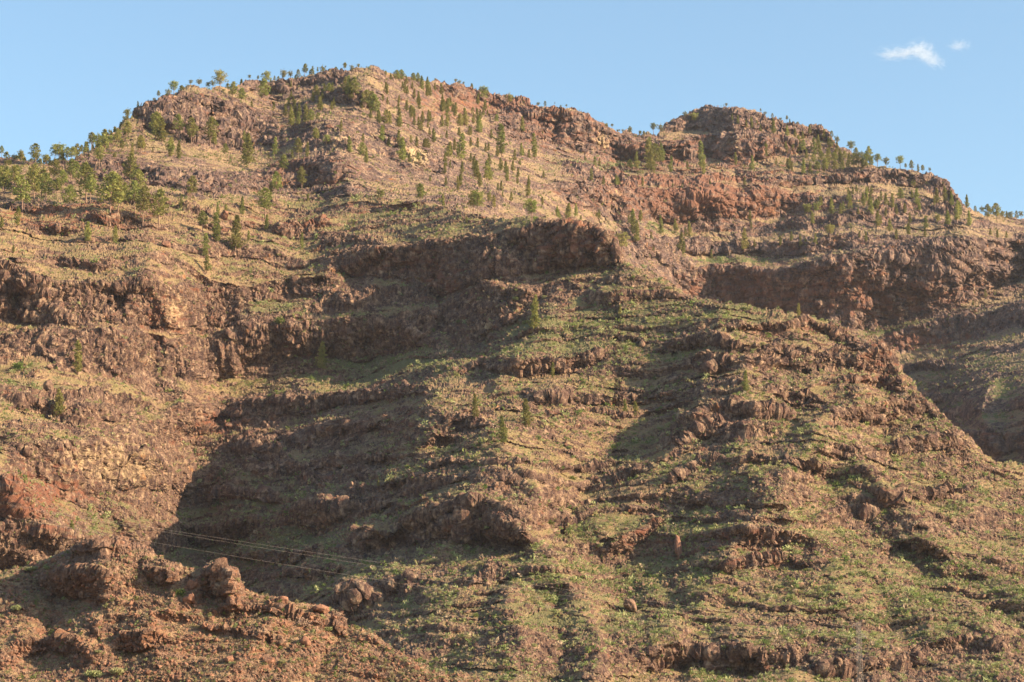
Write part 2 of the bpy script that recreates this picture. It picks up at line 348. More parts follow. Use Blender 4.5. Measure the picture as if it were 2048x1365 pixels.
FAR_CAVES = [(610,350,40,16,6),(440,372,5,16,6),(360,360,15,14,4),(302,362,18,10,5),(250,352,22,8,4),(870,345,12,12,6),(900,330,10,9,5),(690,225,14,6,4),(830,200,8,6,3),(530,178,30,6,4),
    (1110,268,10,22,8),(1040,255,8,22,5),(1170,285,8,20,5),(1560,405,10,12,4),(1400,410,14,14,3),(1780,362,24,6,6),(1650,366,20,5,5),(560,270,10,14,5),(420,240,6,28,6),(390,230,5,26,5),(455,262,7,26,6),(350,262,8,12,5)]
KNOLL_CAVES = [(170,1182,20,9,1.6),(255,1172,5,4,.8),(424,1176,3,8,.9),(500,1222,25,2,.8)]


def rough(P, c, cb, zn, am, seed):
    """height of the rock relief: flutes and broken faces on cliffs, outcrops and stones on slopes"""
    D = fbm(P, 1 / 34., 3, seed + 20) * am['big']
    wv = np.stack([perlin(P / (am['block'] * .9), seed + 60 + k) for k in range(3)], -1) * am['block'] * .35
    Pw = P + wv
    fl = ridged(Pw, 1 / am['flute'], 3, seed + 24, gain=.45, aniso=(1, 1, 0.10))
    ca = .45 * c + .55 * cb                       # full relief only on the great cliffs
    D += ca * fl * am['rock'] * .85
    D += cb * ridged(P + wv * 2, 1 / am['butt'], 2, seed + 27, aniso=(1, 1, 0.07)) * am['butta']
    f1, f2, rv, fc = cells(Pw, 1 / am['block'], seed + 31, aniso=(1, 1, 0.38))
    big = (rv - .5) * .9 + fc * 1.1
    g1, g2, rw, gc = cells(Pw, 2.6 / am['block'], seed + 33, aniso=(1, 1, 0.55))
    small = (rw - .5) * .9 + gc * 1.2
    crack = np.clip(1 - (f2 - f1) / .09, 0, 1)
    D += ca * (big * (.36 - .16 * cb) + small * .2 - crack * .3) * am['rock']
    oc = sstep(0.12, 0.34, fbm(P * np.array([.7, .7, 2.6]), 1 / am['patch'], 4, seed + 36, gain=.55) + zn)
    sl = 1 - c
    D += sl * oc * (big * .4 + small * .3 + .35) * am['rock'] * .5
    # small ledges and ribs breaking through the soil
    o2 = sstep(am['led'], am['led'] + .16, fbm(P * np.array([.75, .75, 2.8]), 1 / (am['patch'] * .42), 4, seed + 46, gain=.6) + zn * 1.2) * (1 - oc) * sl
    D += o2 * (.5 + small * .5 + big * .15) * am['rock'] * .42
    oc = np.maximum(oc, o2 * .85)
    # thin beds standing out of the face
    zb = (P[:, 2] + fbm(P, 1 / 40., 2, seed + 50) * 8) / am['bed'] + perlin(P / (am['bed'] * 3), seed + 51) * .5
    bed = perlin(np.stack([np.zeros(len(P)), np.zeros(len(P)) + .37, zb * 1.3], -1), seed + 52) + .6 * perlin(np.stack([np.zeros(len(P)), np.zeros(len(P)) + .7, zb * 3.1], -1), seed + 53)
    D += bed * am['rock'] * .22 * (.6 + .4 * oc - .25 * cb)
    den = sstep(-.15, .3, fbm(P, 1 / 22., 3, seed + 41))
    s1, s2, sv, sf = cells(P, 1 / am['stone'], seed + 40)
    st = np.clip((.40 - s1) / .14, 0, 1) * (sv > .68) * (.3 + .7 * den)
    D += st * (.45 + sf * .8 + (sv - .66)) * am['stone'] * .36
    t1, t2, tv, tf = cells(P, 2.4 / am['stone'], seed + 42)
    D += np.clip((.42 - t1) / .16, 0, 1) * (tv > .5) * (.4 + tf) * am['stone'] * .32 * (.35 + den)
    D += fbm(P, 1 / (am['flute'] * .3), 4, seed + 43, gain=.62) * am['fine'] * (.8 + .6 * c)
    return D, oc, st

def build_sheet(name, x0, x1, step, ystep, top, bot, Rf, lines, bands, caves, g0, r0, seed, strata, amps, dome=(10, 6.0), back=True, blend=None, kind='main', skirt=(75., .55), jag=11.):
    """a stretch of rocky hillside: returns grid data; every vertex sits at its real distance from the camera"""
    step /= DETAIL; ystep /= DETAIL
    xs = np.arange(x0, x1, step)
    yt = interp(top, xs) + fbm(np.stack([xs, 0 * xs, 0 * xs + seed], -1), 1 / 26., 4, 90, gain=.65) * jag; yb = bot(xs) if callable(bot) else np.full(len(xs), float(bot))
    nr = int((yb - yt).max() / ystep)
    t = np.linspace(0, 1, nr)
    X = np.repeat(xs[None], nr, 0)
    Y = yb[None] + (yt - yb)[None] * t[:, None]
    shp = X.shape
    x = X.ravel(); y = Y.ravel()
    r = Rf(x, y)
    if blend is not None:
        r = blend(x, y, r)
    P0 = unproj(x, y, r)
    # ridges and gullies, their course bent a little
    jx = fbm(P0, 1 / 45., 3, seed + 1) * 36; jy = fbm(P0, 1 / 38., 3, seed + 2) * 26
    xr = x + jx; yr = y + jy
    wfs = 1.0 if kind != 'far' else np.maximum(sstep(930, 1010, x), sstep(5, 110, ymain(x) - y))
    for ws, LL in (((wfs, lines),) if kind != 'far' else ((wfs, lines), (1 - wfs, [l for l in MAIN_LINES if l[0][0][1] < 560]))):
        for pts, A, w in LL:
            d = pdist(xr, yr, pts) / w
            r = r - A * np.maximum(0, 1 - d) ** 1.25 * ws
    # cliffs
    j2x = fbm(P0, 1 / 14., 3, seed + 3) * 18; j2y = fbm(P0, 1 / 11., 4, seed + 4) * 9 + fbm(P0, 1 / 32., 2, seed + 9) * 9
    xc = x + j2x; yc = y + j2y
    cliff = np.zeros(len(x))
    for b, st, isf in [(b, st, 1) for b, st in bands] + ([(b, st, 0) for b, st in MAIN_BANDS[1:] if b[0][0] < 1000 and b[0][1] < 560] if kind == 'far' else []):
        B = np.array(b, float)
        if B[-1, 0] < x0 or B[0, 0] > x1: continue
        a = np.interp(xc, B[:, 0], B[:, 1]); f = np.interp(xc, B[:, 0], B[:, 2])
        e = min(30., .25 * (B[-1, 0] - B[0, 0]))
        m = sstep(B[0, 0] - e, B[0, 0] + e, xc) * (1 - sstep(B[-1, 0] - e, B[-1, 0] + e, xc))
        h = np.maximum(f - a, 3)
        Lb = h * 0.9 + 10
        if kind == 'far': m = m * (wfs if isf and B[0, 0] != 157 else (1 if isf else 1 - wfs))
        gg = g0 * (r / r0) if isf and B[0, 0] != 157 else .45 * r / 970.
        RF = Rf if isf and kind != 'far' or isf and B[0, 0] != 157 else MAIN_R
        A = np.clip(RF(xc, a) - RF(xc, f), .45 * gg * h, 1.5 * gg * h) * (1 + (st - 1) * .5)
        s = (f - yc) / h
        o = np.where(s < 0, 0.5 * np.clip(1 + (yc < 1e9) * (f - yc) / Lb, 0, 1), np.where(s < 1, 0.5 - s, -0.5 * np.clip(1 - (a - yc) / Lb, 0, 1)))
        r = r + A * o * m
        cliff = np.maximum(cliff, sstep(-0.12, 0.06, s) * (1 - sstep(0.92, 1.1, s)) * m)
    P1 = unproj(x, y, r)
    band = cliff.copy()
    # layered lava flows: benches and low scarps that follow the contours
    q0 = P1[:, 2] + fbm(P1, 1 / 60., 3, seed + 5) * 14 + P1[:, 0] * 0.02
    for (per, frac, amp, sd) in (strata if kind != 'far' else strata + STRATA_MAIN):
        if kind == 'far': amp = amp * (wfs if sd > 20 else 1 - wfs)
        q = q0 / per + sd + fbm(P1, 1 / (per * 2.0), 3, seed + sd) * 0.35
        k = np.floor(q); s = q - k
        lay = ((np.sin(k * 12.9898 + sd) * 43758.5453) % 1.0)
        mod = sstep(-0.28, 0.22, fbm(P1 * np.array([1, 1, 2.5]), 1 / (per * 5.), 2, seed + sd + 3) + (lay - 0.5) * 0.7)
        o = np.where(s < frac, -0.5 + s / frac, 0.5 - (s - frac) / (1 - frac))
        r = r - amp * mod * o * (1 - 0.85 * cliff)
        cliff = np.maximum(cliff, 0.9 * mod * sstep(0, 0.12 * frac, s) * (1 - sstep(frac * 0.85, frac * 1.2, s)) * np.minimum(1, amp / 3))
    hollow = np.zeros(len(x))
    for (cx, cy, rx, ry, dp) in caves:
        d = ((x + j2x * .4 - cx) / rx) ** 2 + ((y + j2y * .4 - cy) / ry) ** 2
        w = sstep(1.25, 0.6, d)
        r = r + dp * w * 1.25
        hollow = np.maximum(hollow, w)
    # rounded brow so that the skyline is not a knife edge
    dist = (y - np.repeat(yt[None], nr, 0).ravel())
    r = r + dome[1] * np.clip(1 - dist / dome[0], 0, 1) ** 2 * (sstep(940, 1010, x) if kind == 'main' and x1 > 2000 else 1)
    P = unproj(x, y, r)
    G = P.reshape(shp + (3,))
    def normals(G):
        du = np.gradient(G, axis=1); dv = np.gradient(G, axis=0)
        N = np.cross(du, dv); N /= np.linalg.norm(N, axis=-1, keepdims=True) + 1e-9
        return N
    Gs = G.copy()
    for _ in range(5):
        Gs[1:-1] = (Gs[:-2] + 2 * Gs[1:-1] + Gs[2:]) / 4; Gs[:, 1:-1] = (Gs[:, :-2] + 2 * Gs[:, 1:-1] + Gs[:, 2:]) / 4
    N = normals(Gs).reshape(-1, 3)
    steep = sstep(0.74, 0.35, N[:, 2])
    c = np.clip(np.maximum(cliff, steep * 0.7), 0, 1)
    wf = np.zeros(len(x)) if kind == 'main' else (np.maximum(sstep(930, 1010, x), sstep(5, 110, ymain(x) - y)) if kind == 'far' else np.ones(len(x)))
    zn = blobs(x, y, ROUGH_Z if kind == 'main' else ROUGH_ZF if kind == 'far' else [(400,1250,900,300,.10),(450,1160,40,40,.2),(180,1150,90,60,.12),(180,1300,200,40,.08)])
    D = np.zeros(len(x)); oc = np.zeros(len(x)); st = np.zeros(len(x))
    for am, w in ((AM_MAIN, 1 - wf), (amps, wf)):
        m = w > 0.001
        if m.any():
            d_, o_, s_ = rough(P[m], c[m], band[m], zn[m], am, seed)
            D[m] += d_ * w[m]; oc[m] += o_ * w[m]; st[m] += s_ * w[m]
    slope = 1 - c
    G = (P + N * D[:, None]).reshape(shp + (3,))
    N2 = normals(G)
    rockm = np.clip(np.maximum(np.maximum(c * 0.80, band), oc * 0.75) + st * 0.9, 0, 1)
    # below the brow: carry on behind the crest so the hill has a back
    rows = [G]
    if back:
        kk = np.linspace(0, 1, 14)[1:]
        last = G[-1]
        hd = last - np.array([0, 0, CAMZ]); hd[:, 2] = 0; hd /= np.linalg.norm(hd, axis=1, keepdims=True)
        bk = [last + hd * (260 * k) + np.array([0, 0, -1.0]) * (110 * k ** 1.15) for k in kk]
        G2 = np.concatenate([G, np.array(bk)], 0)
    else:
        G2 = G
    # and carry on below the frame, downhill towards the valley
    sk = np.linspace(1, 0, 91 if kind == 'far' else 11)[:-1]
    fr = G2[0]; hd = fr - np.array([0, 0, CAMZ]); hd[:, 2] = 0; hd /= np.linalg.norm(hd, axis=1, keepdims=True)
    L_ = (skirt[0] * (sstep(1000, 1120, xs) if kind == 'far' else 1 + 0 * xs))[:, None]; wob = fbm(fr, 1 / 40., 3, seed + 80)[:, None] * np.array([0, 0, .12]) * L_
    dn_ = np.array([0, 0, -skirt[1]])
    G2 = np.concatenate([np.array([fr - hd * (L_ * k) + dn_ * L_ * k + wob * math.sin(k * 3) for k in sk]), G2], 0)
    ns = len(sk)
    if kind == 'far':
        Q = G2[:ns].reshape(-1, 3)
        fade = np.repeat(np.clip(sk * 8, 0, 1)[:, None], len(xs), 1).ravel() * np.tile(sstep(1000, 1120, xs), ns)
        Q = Q + (np.array([0, -.4, .9]) * ((fbm(Q, 1 / 60., 5, seed + 81, gain=.6) * 26 + ridged(Q, 1 / 14., 3, seed + 82) * 3.5) * fade)[:, None])
        G2[:ns] = Q.reshape(ns, len(xs), 3)
    nb = G2.shape[0] - nr - ns
    def ext(a):
        a = a.reshape(shp)
        lo = np.repeat(a[:1], ns, 0)
        if ns > 20:
            w_ = np.clip(sk * 10, 0, 1)[:, None]; lo = lo * (1 - w_) + a.mean() * w_
        return np.concatenate([lo, a, np.repeat(a[-1:], nb, 0)], 0)
    return dict(name=name, G=G2[ns:], full=G2, ns=ns, vis=nr, xs=xs, yt=yt, yb=yb, P=P, x=x, y=y, rock=ext(rockm), hollow=ext(hollow), N=N2, cliff=c.reshape(shp), stone=ext(np.clip(st, 0, 1)), ext=ext)

def spot(S, px, py):
    """surface point of sheet S seen at pixel px, py"""
    px = np.asarray(px, float); py = np.asarray(py, float)
    j = np.clip(np.round((px - S['xs'][0]) / (S['xs'][1] - S['xs'][0])).astype(int), 0, len(S['xs']) - 1)
    t = (S['yb'][j] - py) / (S['yb'][j] - S['yt'][j])
    i = np.clip(np.round(t * (S['vis'] - 1)).astype(int), 0, S['vis'] - 1)
    return S['G'][i, j], i, j

def make_mesh(name, G, attrs):
    nr, nc = G.shape[:2]
    me = bpy.data.meshes.new(name)
    me.vertices.add(nr * nc)
    me.vertices.foreach_set("co", G.astype(F32).ravel())
    idx = np.arange(nr * nc, dtype=np.int32).reshape(nr, nc)
    q = np.stack([idx[:-1, :-1], idx[:-1, 1:], idx[1:, 1:], idx[1:, :-1]], -1).reshape(-1, 4)
    me.loops.add(len(q) * 4); me.loops.foreach_set("vertex_index", q.ravel())
    me.polygons.add(len(q)); me.polygons.foreach_set("loop_start", np.arange(0, len(q) * 4, 4, dtype=np.int32))
    me.polygons.foreach_set("use_smooth", np.zeros(len(q), bool))
    for an, arr in attrs.items():
        a = me.attributes.new(an, 'FLOAT_COLOR', 'POINT')
        a.data.foreach_set("color", arr.astype(F32).ravel())
    me.update(calc_edges=True)
    return me

# ----------------------------------------------------------------- materials
def mat(name):
    m = bpy.data.materials.new(name); m.use_nodes = True
    nt = m.node_tree; b = nt.nodes["Principled BSDF"]
    b.inputs["Specular IOR Level"].default_value = 0.15
    b.inputs["Roughness"].default_value = 0.95
    return m, nt, b

def N_(nt, t, **kw):
    n = nt.nodes.new(t)
    for k, v in kw.items(): setattr(n, k, v)
    return n

def mixc(nt, fac, a, b):
    m = N_(nt, "ShaderNodeMix", data_type='RGBA')
    for s, v in ((0, fac), (6, a), (7, b)):
        if hasattr(v, 'links'): nt.links.new(v, m.inputs[s])
        else: m.inputs[s].default_value = v if s == 0 else (*v, 1)
    return m.outputs[2]

def noise(nt, vec, scale, det=4, rough=0.6, dist=0.0):
    n = N_(nt, "ShaderNodeTexNoise"); n.inputs["Scale"].default_value = scale; n.inputs["Detail"].default_value = det
    n.inputs["Roughness"].default_value = rough; n.inputs["Distortion"].default_value = dist
    nt.links.new(vec, n.inputs["Vector"]); return n.outputs[0]

def ramp(nt, v, a, b, lo=0., hi=1.):
    m = N_(nt, "ShaderNodeMapRange"); m.interpolation_type = 'SMOOTHSTEP'
    nt.links.new(v, m.inputs[0])
    m.inputs[1].default_value = a; m.inputs[2].default_value = b; m.inputs[3].default_value = lo; m.inputs[4].default_value = hi
    return m.outputs[0]

def mth(nt, op, a, b=None, clamp=False):
    m = N_(nt, "ShaderNodeMath", operation=op); m.use_clamp = clamp
    for i, v in enumerate((a, b)):
        if v is None: continue
        if hasattr(v, 'links'): nt.links.new(v, m.inputs[i])
        else: m.inputs[i].default_value = v
    return m.outputs[0]

def terrain_mat(name, k, soil, soil2, rocka, rockb, rockd, redc, green, green2, palec, bump=0.9):
    m, nt, b = mat(name)
    tc = N_(nt, "ShaderNodeTexCoord").outputs["Object"]
    at = N_(nt, "ShaderNodeAttribute", attribute_name="mask")
    sep = N_(nt, "ShaderNodeSeparateColor"); nt.links.new(at.outputs["Color"], sep.inputs[0])
    rock, veg, red = sep.outputs[0], sep.outputs[1], sep.outputs[2]
    pale = at.outputs["Alpha"]
    mp = N_(nt, "ShaderNodeMapping"); mp.inputs["Scale"].default_value = (1, 1, 0.22); nt.links.new(tc, mp.inputs[0])
    mh = N_(nt, "ShaderNodeMapping"); mh.inputs["Scale"].default_value = (1, 1, 3.0); nt.links.new(tc, mh.inputs[0])
    n1 = noise(nt, tc, 0.05 * k, 5, .62); n2 = noise(nt, tc, 0.35 * k, 5, .65); n3 = noise(nt, tc, 1.6 * k, 4, .7)
    nv = noise(nt, mp.outputs[0], 0.34 * k, 6, .7, 0.6)
    mp2 = N_(nt, "ShaderNodeMapping"); mp2.inputs["Scale"].default_value = (1, 1, 0.09); nt.links.new(tc, mp2.inputs[0])
    nv2 = noise(nt, mp2.outputs[0], 0.8 * k, 4, .7, 0.3); nh = noise(nt, mh.outputs[0], 0.16 * k, 4, .6, 0.4)
    c_soil = mixc(nt, ramp(nt, n1, .42, .58), soil, soil2)
    c_soil = mixc(nt, ramp(nt, n3, .35, .75, 0, .55), c_soil, tuple(v * 1.35 for v in soil))
    c_soil = mixc(nt, ramp(nt, n2, .48, .34, 0, .6), c_soil, tuple(v * .9 for v in rocka))
    c_soil = mixc(nt, ramp(nt, n3, .5, .25, 0, .8), c_soil, tuple(v * .5 for v in rocka))
    # grass and herbs
    gsel = mth(nt, 'ADD', mth(nt, 'MULTIPLY', mth(nt, 'ADD', n2, mth(nt, 'MULTIPLY', n3, .55)), 1.0), mth(nt, 'MULTIPLY', veg, .62))
    gm = ramp(nt, gsel, 1.10, 1.26)
    c_g = mixc(nt, ramp(nt, n3, .35, .68), green, green2)
    c_sl = mixc(nt, gm, c_soil, c_g)
    # rock
    c_r = mixc(nt, ramp(nt, nv, .32, .62), rockd, rocka)
    c_r = mixc(nt, ramp(nt, n2, .45, .72), c_r, rockb)
    c_r = mixc(nt, ramp(nt, nv2, .5, .36, 0, .85), c_r, rockd)
    c_r = mixc(nt, ramp(nt, nv2, .58, .7, 0, .5), c_r, rockb)
    c_r = mixc(nt, ramp(nt, n3, .55, .8, 0, .7), c_r, tuple(min(1, v * 1.5) for v in rockb))
    rs = mth(nt, 'ADD', mth(nt, 'MULTIPLY', red, 1.0), mth(nt, 'MULTIPLY', mth(nt, 'SUBTRACT', nh, .5), 2.6))
    c_r = mixc(nt, mth(nt, 'MULTIPLY', ramp(nt, rs, .3, .8), .85), c_r, redc)
    c_r = mixc(nt, mth(nt, 'MULTIPLY', ramp(nt, mth(nt, 'ADD', pale, mth(nt, 'MULTIPLY', mth(nt, 'SUBTRACT', n2, .5), 1.2)), .25, .7), .9), c_r, palec)
    # rusty lichen
    lich = noise(nt, tc, 0.11 * k, 4, .75)
    c_r = mixc(nt, mth(nt, 'MULTIPLY', ramp(nt, lich, .62, .72), .55), c_r, (.34, .14, .04))
    c_soil_red = mixc(nt, mth(nt, 'MULTIPLY', ramp(nt, rs, .45, 1.0), .6), c_sl, redc)
    rm = mth(nt, 'ADD', rock, mth(nt, 'MULTIPLY', mth(nt, 'SUBTRACT', n2, .5), .9))
    fin = mixc(nt, ramp(nt, rm, .34, .58), c_soil_red, c_r)
    # herbs settled in cracks of the rock
    gm2 = ramp(nt, mth(nt, 'ADD', gsel, mth(nt, 'MULTIPLY', rock, -.25)), 1.06, 1.2, 0, .85)
    fin = mixc(nt, gm2, fin, c_g)
    nt.links.new(fin, b.inputs["Base Color"])
    bh = mth(nt, 'ADD', mth(nt, 'MULTIPLY', n3, .5), mth(nt, 'MULTIPLY', noise(nt, tc, 4.5 * k, 3, .7), .35))
    bp = N_(nt, "ShaderNodeBump"); bp.inputs["Strength"].default_value = bump; bp.inputs["Distance"].default_value = 1.2 / k
    nt.links.new(bh, bp.inputs["Height"]); nt.links.new(bp.outputs[0], b.inputs["Normal"])
    return m

# zones: x, y, rx, ry, value
VEG_Z = [(450,1060,300,110,.5),(740,730,200,50,.7),(560,1100,140,90,.3),(1100,1250,160,130,.4),(1700,1080,400,300,.2),(1300,1130,90,120,.6),(1250,600,160,60,.25),(1500,620,120,25,.5),
    (150,620,200,60,-.1),(150,440,300,80,-.25),(300,1150,200,40,-.2),(950,640,180,60,.1),(1150,660,260,60,.35),(60,790,140,40,.35),(600,430,80,40,.3),(850,440,170,40,.35),(230,1050,80,40,.5),(480,510,120,40,.3),
    (1100,680,180,50,.3),(900,960,200,60,.25),(560,620,140,25,.5),(1850,1200,250,160,.3),(350,860,60,60,.3)]
RED_Z = [(100,430,150,35,.55),(330,640,40,70,.25),(680,340,60,30,.4),(600,450,110,20,.45),(850,410,200,18,.35),(760,540,100,30,.3),(880,560,60,60,.35),(1150,490,90,40,.35),(440,850,80,40,.35),
    (300,630,30,50,.3),(1500,1100,160,60,.3),(1150,400,100,60,.2),(40,1000,140,60,.6),(1250,1050,60,40,.4),(780,840,60,60,.25),(1750,715,40,40,.2),(1750,770,100,30,.3),(420,620,60,40,.2),(1600,660,90,10,.4)]
RED_ZF = [(1000,215,160,16,.5),(1100,260,70,40,.35),(1420,390,240,60,.62),(1280,300,120,40,.3),(1700,600,260,60,.4),(1450,590,100,60,.4),(1840,690,120,20,.6),(1500,300,120,40,.25),(900,210,60,40,.35),(600,350,90,30,.4)]
PALE_Z = [(345,620,26,44,.5),(180,920,140,60,.42),(90,830,120,40,.2),(270,960,60,50,.25),(655,600,25,20,.35),(310,720,60,30,.3),(450,1155,14,24,.3),(1440,700,20,24,.25),(1300,1330,20,10,.2)]
PALE_ZF = [(832,320,24,22,.62),(1200,285,20,26,.5),(660,290,60,40,.25),(1225,400,25,30,.35),(760,300,120,60,.25),(1690,350,20,10,.3),(1470,290,30,20,.35)]

MAT_MAIN = terrain_mat("volcanic_slope", 1.0, (.255,.17,.095), (.21,.165,.075), (.145,.083,.062), (.39,.26,.17), (.048,.028,.028), (.21,.085,.052),
                       (.125,.122,.05), (.20,.165,.085), (.44,.31,.18))
MAT_FAR = terrain_mat("far_volcanic_slope", 0.6, (.285,.195,.115), (.225,.17,.095), (.155,.097,.082), (.37,.25,.175), (.05,.035,.040), (.205,.095,.062),
                      (.095,.115,.04), (.14,.15,.06), (.50,.36,.20))
MAT_KNOLL = terrain_mat("red_knoll_rock", 2.2, (.29,.185,.11), (.245,.165,.09), (.18,.105,.075), (.34,.215,.145), (.07,.04,.032), (.24,.115,.068),
                        (.15,.15,.06), (.21,.20,.09), (.42,.30,.18))

def finish(S, mt, vz, rz, pz, veg0, red0, rockadd=0.):
    x, y = S['x'], S['y']
    nz = S['N'][..., 2].ravel()
    veg = veg0 + blobs(x, y, vz) + 0.25 * sstep(.55, .85, nz)
    rock = S['rock'][S['ns']:S['ns'] + S['vis']].ravel()
    rock = np.clip(rock + rockadd + 0.35 * sstep(.62, .30, nz) - 0.25 * sstep(.7, .92, nz), 0, 1)
    red = red0 + blobs(x, y, rz)
    pale = blobs(x, y, pz)
    rock = np.clip(rock + pale * .6, 0, 1)
    A = np.stack([S['ext'](a) for a in (rock, veg, red, pale)], -1)
    me = make_mesh(S['name'], S['full'], {"mask": A})
    me.materials.append(mt)
    o = bpy.data.objects.new(S['name'], me); COL.objects.link(o)
    S['rockf'] = rock.reshape(S['G'][:S['vis']].shape[:2]); S['vegf'] = veg.reshape(S['rockf'].shape)
    return o

def tag(o, label=None, cat=None, group=None, kind=None):
    if label: o['label'] = label
    if cat: o['category'] = cat
    if group: o['group'] = group
    if kind: o['kind'] = kind
    return o

ymain = lambda x: interp(SPURTOP, x)
def far_blend(x, y, r):
    """left of the spur the upper mountain is one surface with the main slope: join them there"""
    wx = 1 - sstep(880, 990, x)
    j = ymain(x)
    rj = MAIN_R(x, j); fj = FAR_R(x, j)
    up = np.clip((j - y) / 70, 0, 1)
    above = r + (rj - fj) * (1 - up) ** 2
    below = MAIN_R(x, y) + np.clip((y - j) / 25, 0, 1) * 30
    return r * (1 - wx) + wx * np.where(y > j, below, above)

ROUGH_Z = [(580,940,330,170,.30),(1000,590,130,60,.14),(1080,800,200,70,.07),(1600,770,250,90,.09),(200,940,160,90,.08),(1420,1100,90,60,.06),(120,470,160,60,.05),(1250,560,90,50,.12),(1450,860,120,50,.09),(40,1050,120,70,.15),(900,1060,120,70,.08),(1550,1120,450,200,.05),(1900,850,90,110,.2),(1050,1250,200,100,.03)]
ROUGH_ZF = [(820,250,180,130,.15),(650,300,90,70,.10),(1450,310,200,40,.06),(1150,330,120,60,.06),(900,360,160,50,.08),(1750,450,200,50,.05),(600,180,120,30,.1)]
AM_MAIN = dict(big=4, rock=2.3, flute=5.5, block=3.8, stone=1.6, patch=30., fine=.42, bed=2.0, led=.06, butt=15., butta=2.8)
AM_FAR = dict(big=3., rock=2.3, flute=5.5, block=4.4, stone=2.6, patch=45., fine=.6, bed=3.4, led=.02, butt=22., butta=3.6)
AM_KNOLL = dict(big=1.3, rock=1.25, flute=2.4, block=1.9, stone=1.0, patch=12., fine=.30, bed=.9, led=.02, butt=7., butta=1.2)
STRATA_MAIN = [(22., .34, 7.5, 11), (8.5, .38, 5.6, 12), (4.0, .4, 2.9, 13)]
MAIN = build_sheet("mountain_slope", -190, 2240, 1.7, 1.6, SPURTOP, 1440, MAIN_R, MAIN_LINES, MAIN_BANDS, MAIN_CAVES, .45, 970., 100,
                   STRATA_MAIN, AM_MAIN)
FAR = build_sheet("upper_mountain", -200, 2280, 1.9, 1.7, SKYLINE, lambda x: ymain(x) + 65 - 35 * (1 - sstep(880, 990, x)), FAR_R, FAR_LINES, FAR_BANDS, FAR_CAVES, .80, 1800., 100,
                  [(34., .34, 12.0, 21), (14., .38, 6.0, 22)], AM_FAR, dome=(7, 8.), blend=far_blend, kind='far', skirt=(430., .75))
KNOLL = build_sheet("red_rocky_knoll", -200, 1060, 1.6, 1.5, KNOLLTOP, 1470, KNOLL_R, KNOLL_LINES, KNOLL_BANDS, KNOLL_CAVES, .16, 420., 300,
                    [(7., .36, 1.5, 31), (3., .4, .8, 32)], AM_KNOLL, dome=(14, 4.), kind='knoll', skirt=(70., .45))
ob = finish(MAIN, MAT_MAIN, VEG_Z, RED_Z, PALE_Z, .12, .12)
tag(ob, "terraced brown volcanic slope with green herbs and the dark main spur", "mountain slope", kind='structure')
ob = finish(FAR, MAT_FAR, [(1200,330,140,20,.5),(1300,450,120,30,.5),(1500,330,200,14,.3),(1450,520,200,12,.5),(1800,660,120,20,.6),(1950,780,160,100,.5),(1300,540,60,20,.3)], RED_ZF, PALE_ZF, .0, .18, .08)
tag(ob, "pine dotted upper mountain with banded reddish cliffs under the sky", "mountain", kind='structure')
ob = finish(KNOLL, MAT_KNOLL, [(30,1150,60,30,.5),(150,1350,200,30,.2)], [(300,1250,500,100,.3)], [(452,1165,10,22,.5)], -.05, .18, .05)
tag(ob, "bare red rocky knoll rising at the foot of the slope", "hill", kind='structure')

# valley floor out to the horizon
me = bpy.data.meshes.new("ground")
n = 40
gx = np.linspace(-14000, 14000, n); gy = np.linspace(-9000, 19000, n)
GG = np.stack(np.meshgrid(gx, gy), -1); GG = np.concatenate([GG, np.full(GG.shape[:2] + (1,), -3.0)], -1)
me = make_mesh("ground", GG, {"mask": np.tile(np.array([.3, .3, .2, 0.]), (n, n, 1))})
me.materials.append(MAT_MAIN)
tag(bpy.data.objects.new("ground", me), "dry valley floor below the mountain", "ground", kind='structure')
COL.objects.link(bpy.data.objects["ground"])
#@@TREES
# ----------------------------------------------------------------- plants and stones
def tri_mesh(name, V, F, mt, mats=None):
    me = bpy.data.meshes.new(name)
    V = np.asarray(V, F32); F = np.asarray(F, np.int32)
    me.vertices.add(len(V)); me.vertices.foreach_set("co", V.ravel())
    me.loops.add(F.size); me.loops.foreach_set("vertex_index", F.ravel())
    me.polygons.add(len(F)); me.polygons.foreach_set("loop_start", np.arange(0, F.size, F.shape[1], dtype=np.int32))
    me.update(calc_edges=True)
    for m in (mt if isinstance(mt, list) else [mt]): me.materials.append(m)
    if mats is not None: me.polygons.foreach_set("material_index", np.asarray(mats, np.int32))
    return me

def leaf_mat(name, c1, c2, var=.25, scale=.5, trans=.3):
    m, nt, b = mat(name)
    tc = N_(nt, "ShaderNodeNewGeometry")
    oi = N_(nt, "ShaderNodeObjectInfo")
    n1 = noise(nt, tc.outputs["Position"], scale, 2, .6)
    c = mixc(nt, ramp(nt, n1, .35, .65), c1, c2)
    hs = N_(nt, "ShaderNodeHueSaturation"); nt.links.new(c, hs.inputs["Color"])
    nt.links.new(ramp(nt, oi.outputs["Random"], 0, 1, 1 - var, 1 + var), hs.inputs["Value"])
    r2 = mth(nt, 'FRACT', mth(nt, 'MULTIPLY', oi.outputs["Random"], 7.3))
    nt.links.new(ramp(nt, r2, 0, 1, .475, .515), hs.inputs["Hue"])
    nt.links.new(hs.outputs[0], b.inputs["Base Color"])
    tr = N_(nt, "ShaderNodeBsdfTranslucent"); nt.links.new(hs.outputs[0], tr.inputs[0])
    mx = N_(nt, "ShaderNodeMixShader"); mx.inputs[0].default_value = trans
    nt.links.new(b.outputs[0], mx.inputs[1]); nt.links.new(tr.outputs[0], mx.inputs[2])
    nt.links.new(mx.outputs[0], nt.nodes["Material Output"].inputs[0])
    return m

